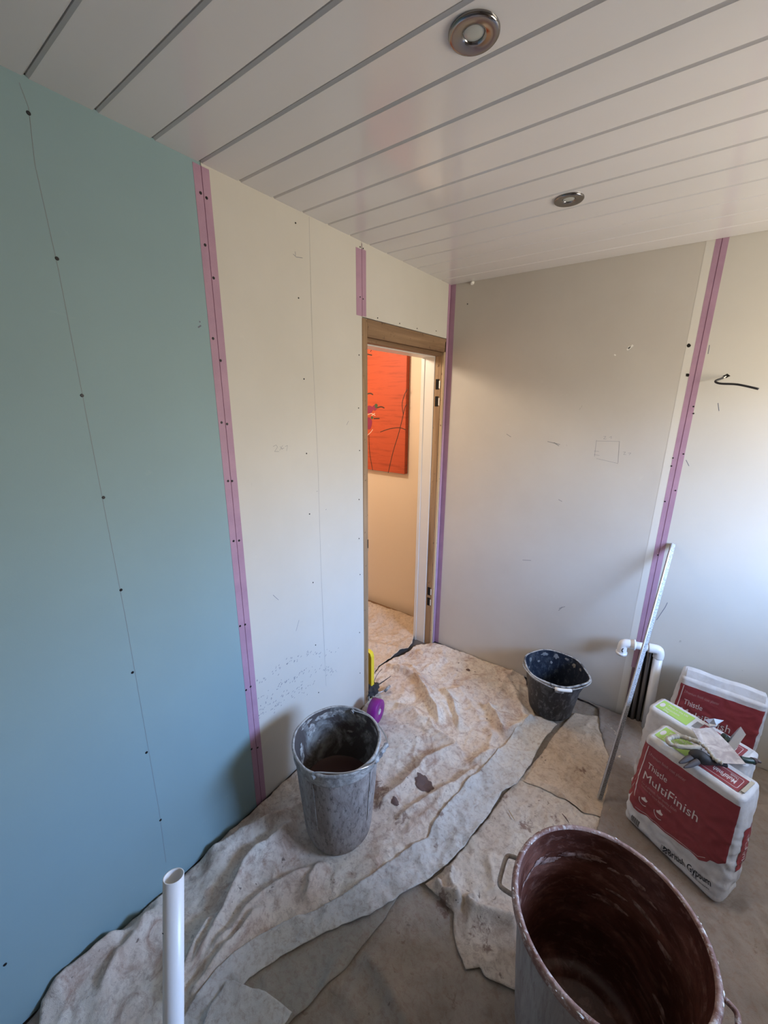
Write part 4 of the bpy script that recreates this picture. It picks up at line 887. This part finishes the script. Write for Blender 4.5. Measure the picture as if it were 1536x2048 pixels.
bt = hit(1344, 1086, 1, L-.012); bbm = hit(1196, 1598, 2, .030)
bd_ = empty('corner_bead', (bbm.x, bbm.y, .03)); tag(bd_, 'galvanised metal angle bead leaning from the floor to the back wall', 'metal bead')
ax = (bt-bbm).normalized(); s1_ = ax.cross((CAM-(bt+bbm)/2).normalized()).normalized(); nn = s1_.cross(ax).normalized()
nose = []; wl_, wr_2 = [], []
for i in range(25):
    t = i/24; p = bbm.lerp(bt, t)+s1_*(.004*math.sin(t*math.pi))
    nose.append(p)
def ribbon(name, off0, off1, mat):
    v, f = [], []
    for p in nose: v += [p+off0, p+off1]
    f = [(2*i, 2*i+1, 2*i+3, 2*i+2) for i in range(len(nose)-1)]; o = mesh(name, v, f, mat, bd_); md = o.modifiers.new('t', 'SOLIDIFY'); md.thickness = .0008; return o
ribbon('mesh_wing', Vector((0, 0, 0)), s1_*.0155-nn*.012, M_galv); ribbon('mesh_wing', Vector((0, 0, 0)), -s1_*.005-nn*.016, M_galv)
bm = bmesh.new(); tube(bm, nose, .0024, 8); bmo('nose', bm, M_galvn, bd_, True)

cb = empty('electric_cable', tuple(hit(1453, 752, 1, L-.004))); tag(cb, 'black cable end poking out of a hole in the back wall board', 'cable')
P = spline([hit(1453, 752, 1, L+.004), hit(1446, 756, 1, L-.02), hit(1431, 762, 1, L-.045), hit(1440, 767, 1, L-.055), hit(1475, 769, 1, L-.075), hit(1517, 778, 1, L-.10)], 7)
bm = bmesh.new(); tube(bm, P[7:], .0044, 8); bmo('sheath', bm, M_black, cb, True); bm = bmesh.new(); tube(bm, P[:8], .0022, 8); bmo('bare_core', bm, M_chip, cb, True)
p = hit(1453, 752, 1, L); bm = bmesh.new(); vv = [bm.verts.new((p.x+r_*math.cos(a_), L-.0012, p.z+.8*r_*math.sin(a_))) for a_, r_ in ((0, .013), (.8, .009), (1.5, .012), (2.3, .007), (3.1, .012), (4, .008), (4.8, .011), (5.6, .008))]
bm.faces.new(vv); bmo('cable_hole', bm, M_gap, pb5)

# leaning white pipe in the left foreground
tp = CAM+(CR*((347-768)/F_PX)-CU*((1752-1024)/F_PX)+CF)*.80; bp_ = CAM+(CR*((347-768)/F_PX)-CU*((2048-1024)/F_PX)+CF)*.80
dn = (bp_-tp).normalized(); bt_ = tp+dn*((tp.z-.03)/-dn.z)
wpf = empty('plastic_pipe', tuple(bt_)); tag(wpf, 'loose white plastic pipe standing upright in the left foreground by the wall', 'pipe')
bm = bmesh.new(); n = 40; ro, ri = .0190, .0168; dvv = (bt_-tp)
tube(bm, [tp, tp+dvv*.5, tp+dvv], ro, n, False); tube(bm, [tp, tp+dvv*.5, tp+dvv], ri, n, False)
bm.verts.ensure_lookup_table(); V_ = bm.verts[:]
for k_ in range(n): bm.faces.new((V_[k_], V_[(k_+1) % n], V_[3*n+(k_+1) % n], V_[3*n+k_]))
bmo('tube', bm, M_wpipe, wpf, True)
sd_ = CR*-1; mk = tp+dn*.105
bm = bmesh.new(); v_ = dn; vc = (CAM-mk).normalized(); side = dn.cross(vc).normalized()
ptsm = [mk+(vc*math.cos(t)+side*math.sin(t))*(ro+.0003)*1.0+dn*(-.003+.004*math.cos((t-.9)*2)) for t in ([.55+i*.1 for i in range(9)] if side.dot(CR) < 0 else [-.55-i*.1 for i in range(9)])]
tube(bm, ptsm, .0011, 6); bmo('marker_tick', bm, M_marker, wpf)

# ------------------------------------------------------------ odds and ends by the near jamb
rc = hit(752, 1421, 2, .085); 
rl = empty('tape_reel', (rc.x, rc.y, .02)); tag(rl, 'bright purple tape reel standing on edge between grey bucket and doorway', 'tape reel')
axd = (CR*.88-CF*.42-CU*.10).normalized(); a0 = Vector((rc.x, rc.y, .085))-axd*.028
def ring(pr, nm, mat):
    q = axd.to_track_quat('Z', 'Y').to_matrix().to_4x4(); bm = bmesh.new(); n = 40; rg = []
    for r, z in pr: rg.append([bm.verts.new(q @ Vector((r*math.cos(k*2*math.pi/n), r*math.sin(k*2*math.pi/n), z))+a0) for k in range(n)])
    for A_, B_ in zip(rg, rg[1:]+rg[:1]):
        for k in range(n): bm.faces.new((A_[k], A_[(k+1) % n], B_[(k+1) % n], B_[k]))
    bmo(nm, bm, mat, rl, True)
ring([(.016, .048), (.018, .051), (.058, .051), (.062, .048), (.062, .003), (.058, 0), (.018, 0), (.016, .003)], 'case', M_purple)
ring([(.008, .046), (.0155, .0515), (.0158, .002), (.008, .004)], 'core', newmat('white_core', (.6, .5, .5), .6))
# dark rag and pliers
random.seed(8); c = hit(743, 1378, 2, .07); rg_ = empty('dark_rag', (c.x, c.y, .02)); tag(rg_, 'crumpled dark grey rag against the foot of the near door jamb', 'rag')
bm = bmesh.new(); bmesh.ops.create_icosphere(bm, subdivisions=4, radius=.056)
co = np.array([v.co[:] for v in bm.verts]); nz = noise3(co/.022+3)*.030+noise3(co/.011)*.012
for v, d in zip(bm.verts, nz):
    v.co = v.co*(1+d/.05*.9); v.co.z = max(v.co.z*.75, -.02); v.co.x *= .72; v.co += Vector((.042, c.y+.0-.02+.02, .062)) if False else Vector((c.x-.004, c.y, .062))
bmo('cloth', bm, M_rag, rg_, True)
pc = hit(775, 1372, 2, .04); plr = empty('pliers', (pc.x, pc.y, .03)); tag(plr, 'small dark grips lying on the dust sheet beside the rag', 'hand tool')
for pts, m_ in (([(752, 1372), (765, 1364), (782, 1352)], M_black), ([(755, 1385), (766, 1382), (775, 1372)], M_steel)):
    P = spline([hit(x, y, 2, .055) for x, y in pts], 5); n = len(P); bm = bmesh.new(); tube(bm, P, [.0045-.003*i/(n-1) for i in range(n)], 8); bmo('leg', bm, m_, plr, True)
bm = bmesh.new(); P = [hit(770, 1382, 2, .045), hit(779, 1372, 2, .045)]; tube(bm, P, .009, 10); bmo('jaw', bm, M_blkrim, plr, True)
for k_, (x, y) in enumerate(((729, 1396), (737, 1400), (745, 1399))):
    q = hit(x, y, 2, .05); o = empty('plastic_plug', (q.x, q.y, .03)); tag(o, ('leftmost', 'middle', 'rightmost')[k_]+' of three small grey plastic plugs behind the purple reel', 'plug', 'grey plugs behind the purple reel')
    bm = bmesh.new(); tube(bm, [q, q+Vector((.006, -.002, .026))], [.0055, .004], 8); bmo('shank', bm, M_bkrim, o, True)
# thin lead
lead = empty('thin_lead', tuple(hit(700, 1420, 2, .05))); tag(lead, 'thin black lead trailing from the jamb towards the grey bucket', 'cable')
bm = bmesh.new(); tube(bm, spline([hit(698, 1423, 2, .04), hit(712, 1404, 2, .045), hit(726, 1388, 2, .05), hit(742, 1375, 2, .07), hit(754, 1350, 2, .05), hit(764, 1338, 2, .04)], 6), .0016, 6); bmo('lead', bm, M_black, lead, True)
# yellow level behind jamb
yl = empty('yellow_level', (-.06, 1.575, .02)); tag(yl, 'yellow tool with rounded end standing just inside the near jamb', 'hand tool')
yt = hit(742, 1303, 1, 1.575); bm = bmesh.new(); yx = yt.x
prof = [(yx-.05, .02), (yx+.012, .02), (yx+.012, yt.z-.03), (yx+.004, yt.z-.008), (yx-.012, yt.z), (yx-.05, yt.z)]
lo_ = [bm.verts.new((a_, 1.562, b__)) for a_, b__ in prof]; hi_ = [bm.verts.new((a_, 1.588, b__)) for a_, b__ in prof]; bm.faces.new(lo_); bm.faces.new(hi_[::-1])
for i in range(6): bm.faces.new((lo_[i], lo_[(i+1) % 6], hi_[(i+1) % 6], hi_[i]))
bmo('case', bm, M_yellow, yl)
# hall ceiling lamp fitting
hl = empty('hall_ceiling_lamp', (-.62, 1.55, 2.2)); tag(hl, 'small white ceiling fitting in the hall, out of view above the doorway', 'ceiling light')
bm = bmesh.new(); lathe(bm, [(0, .15), (.08, .15), (.08, .135), (.03, .11), (.0, .11)], (-.62, 1.55, 2.2), 32); bmo('base', bm, M_white, hl, True)
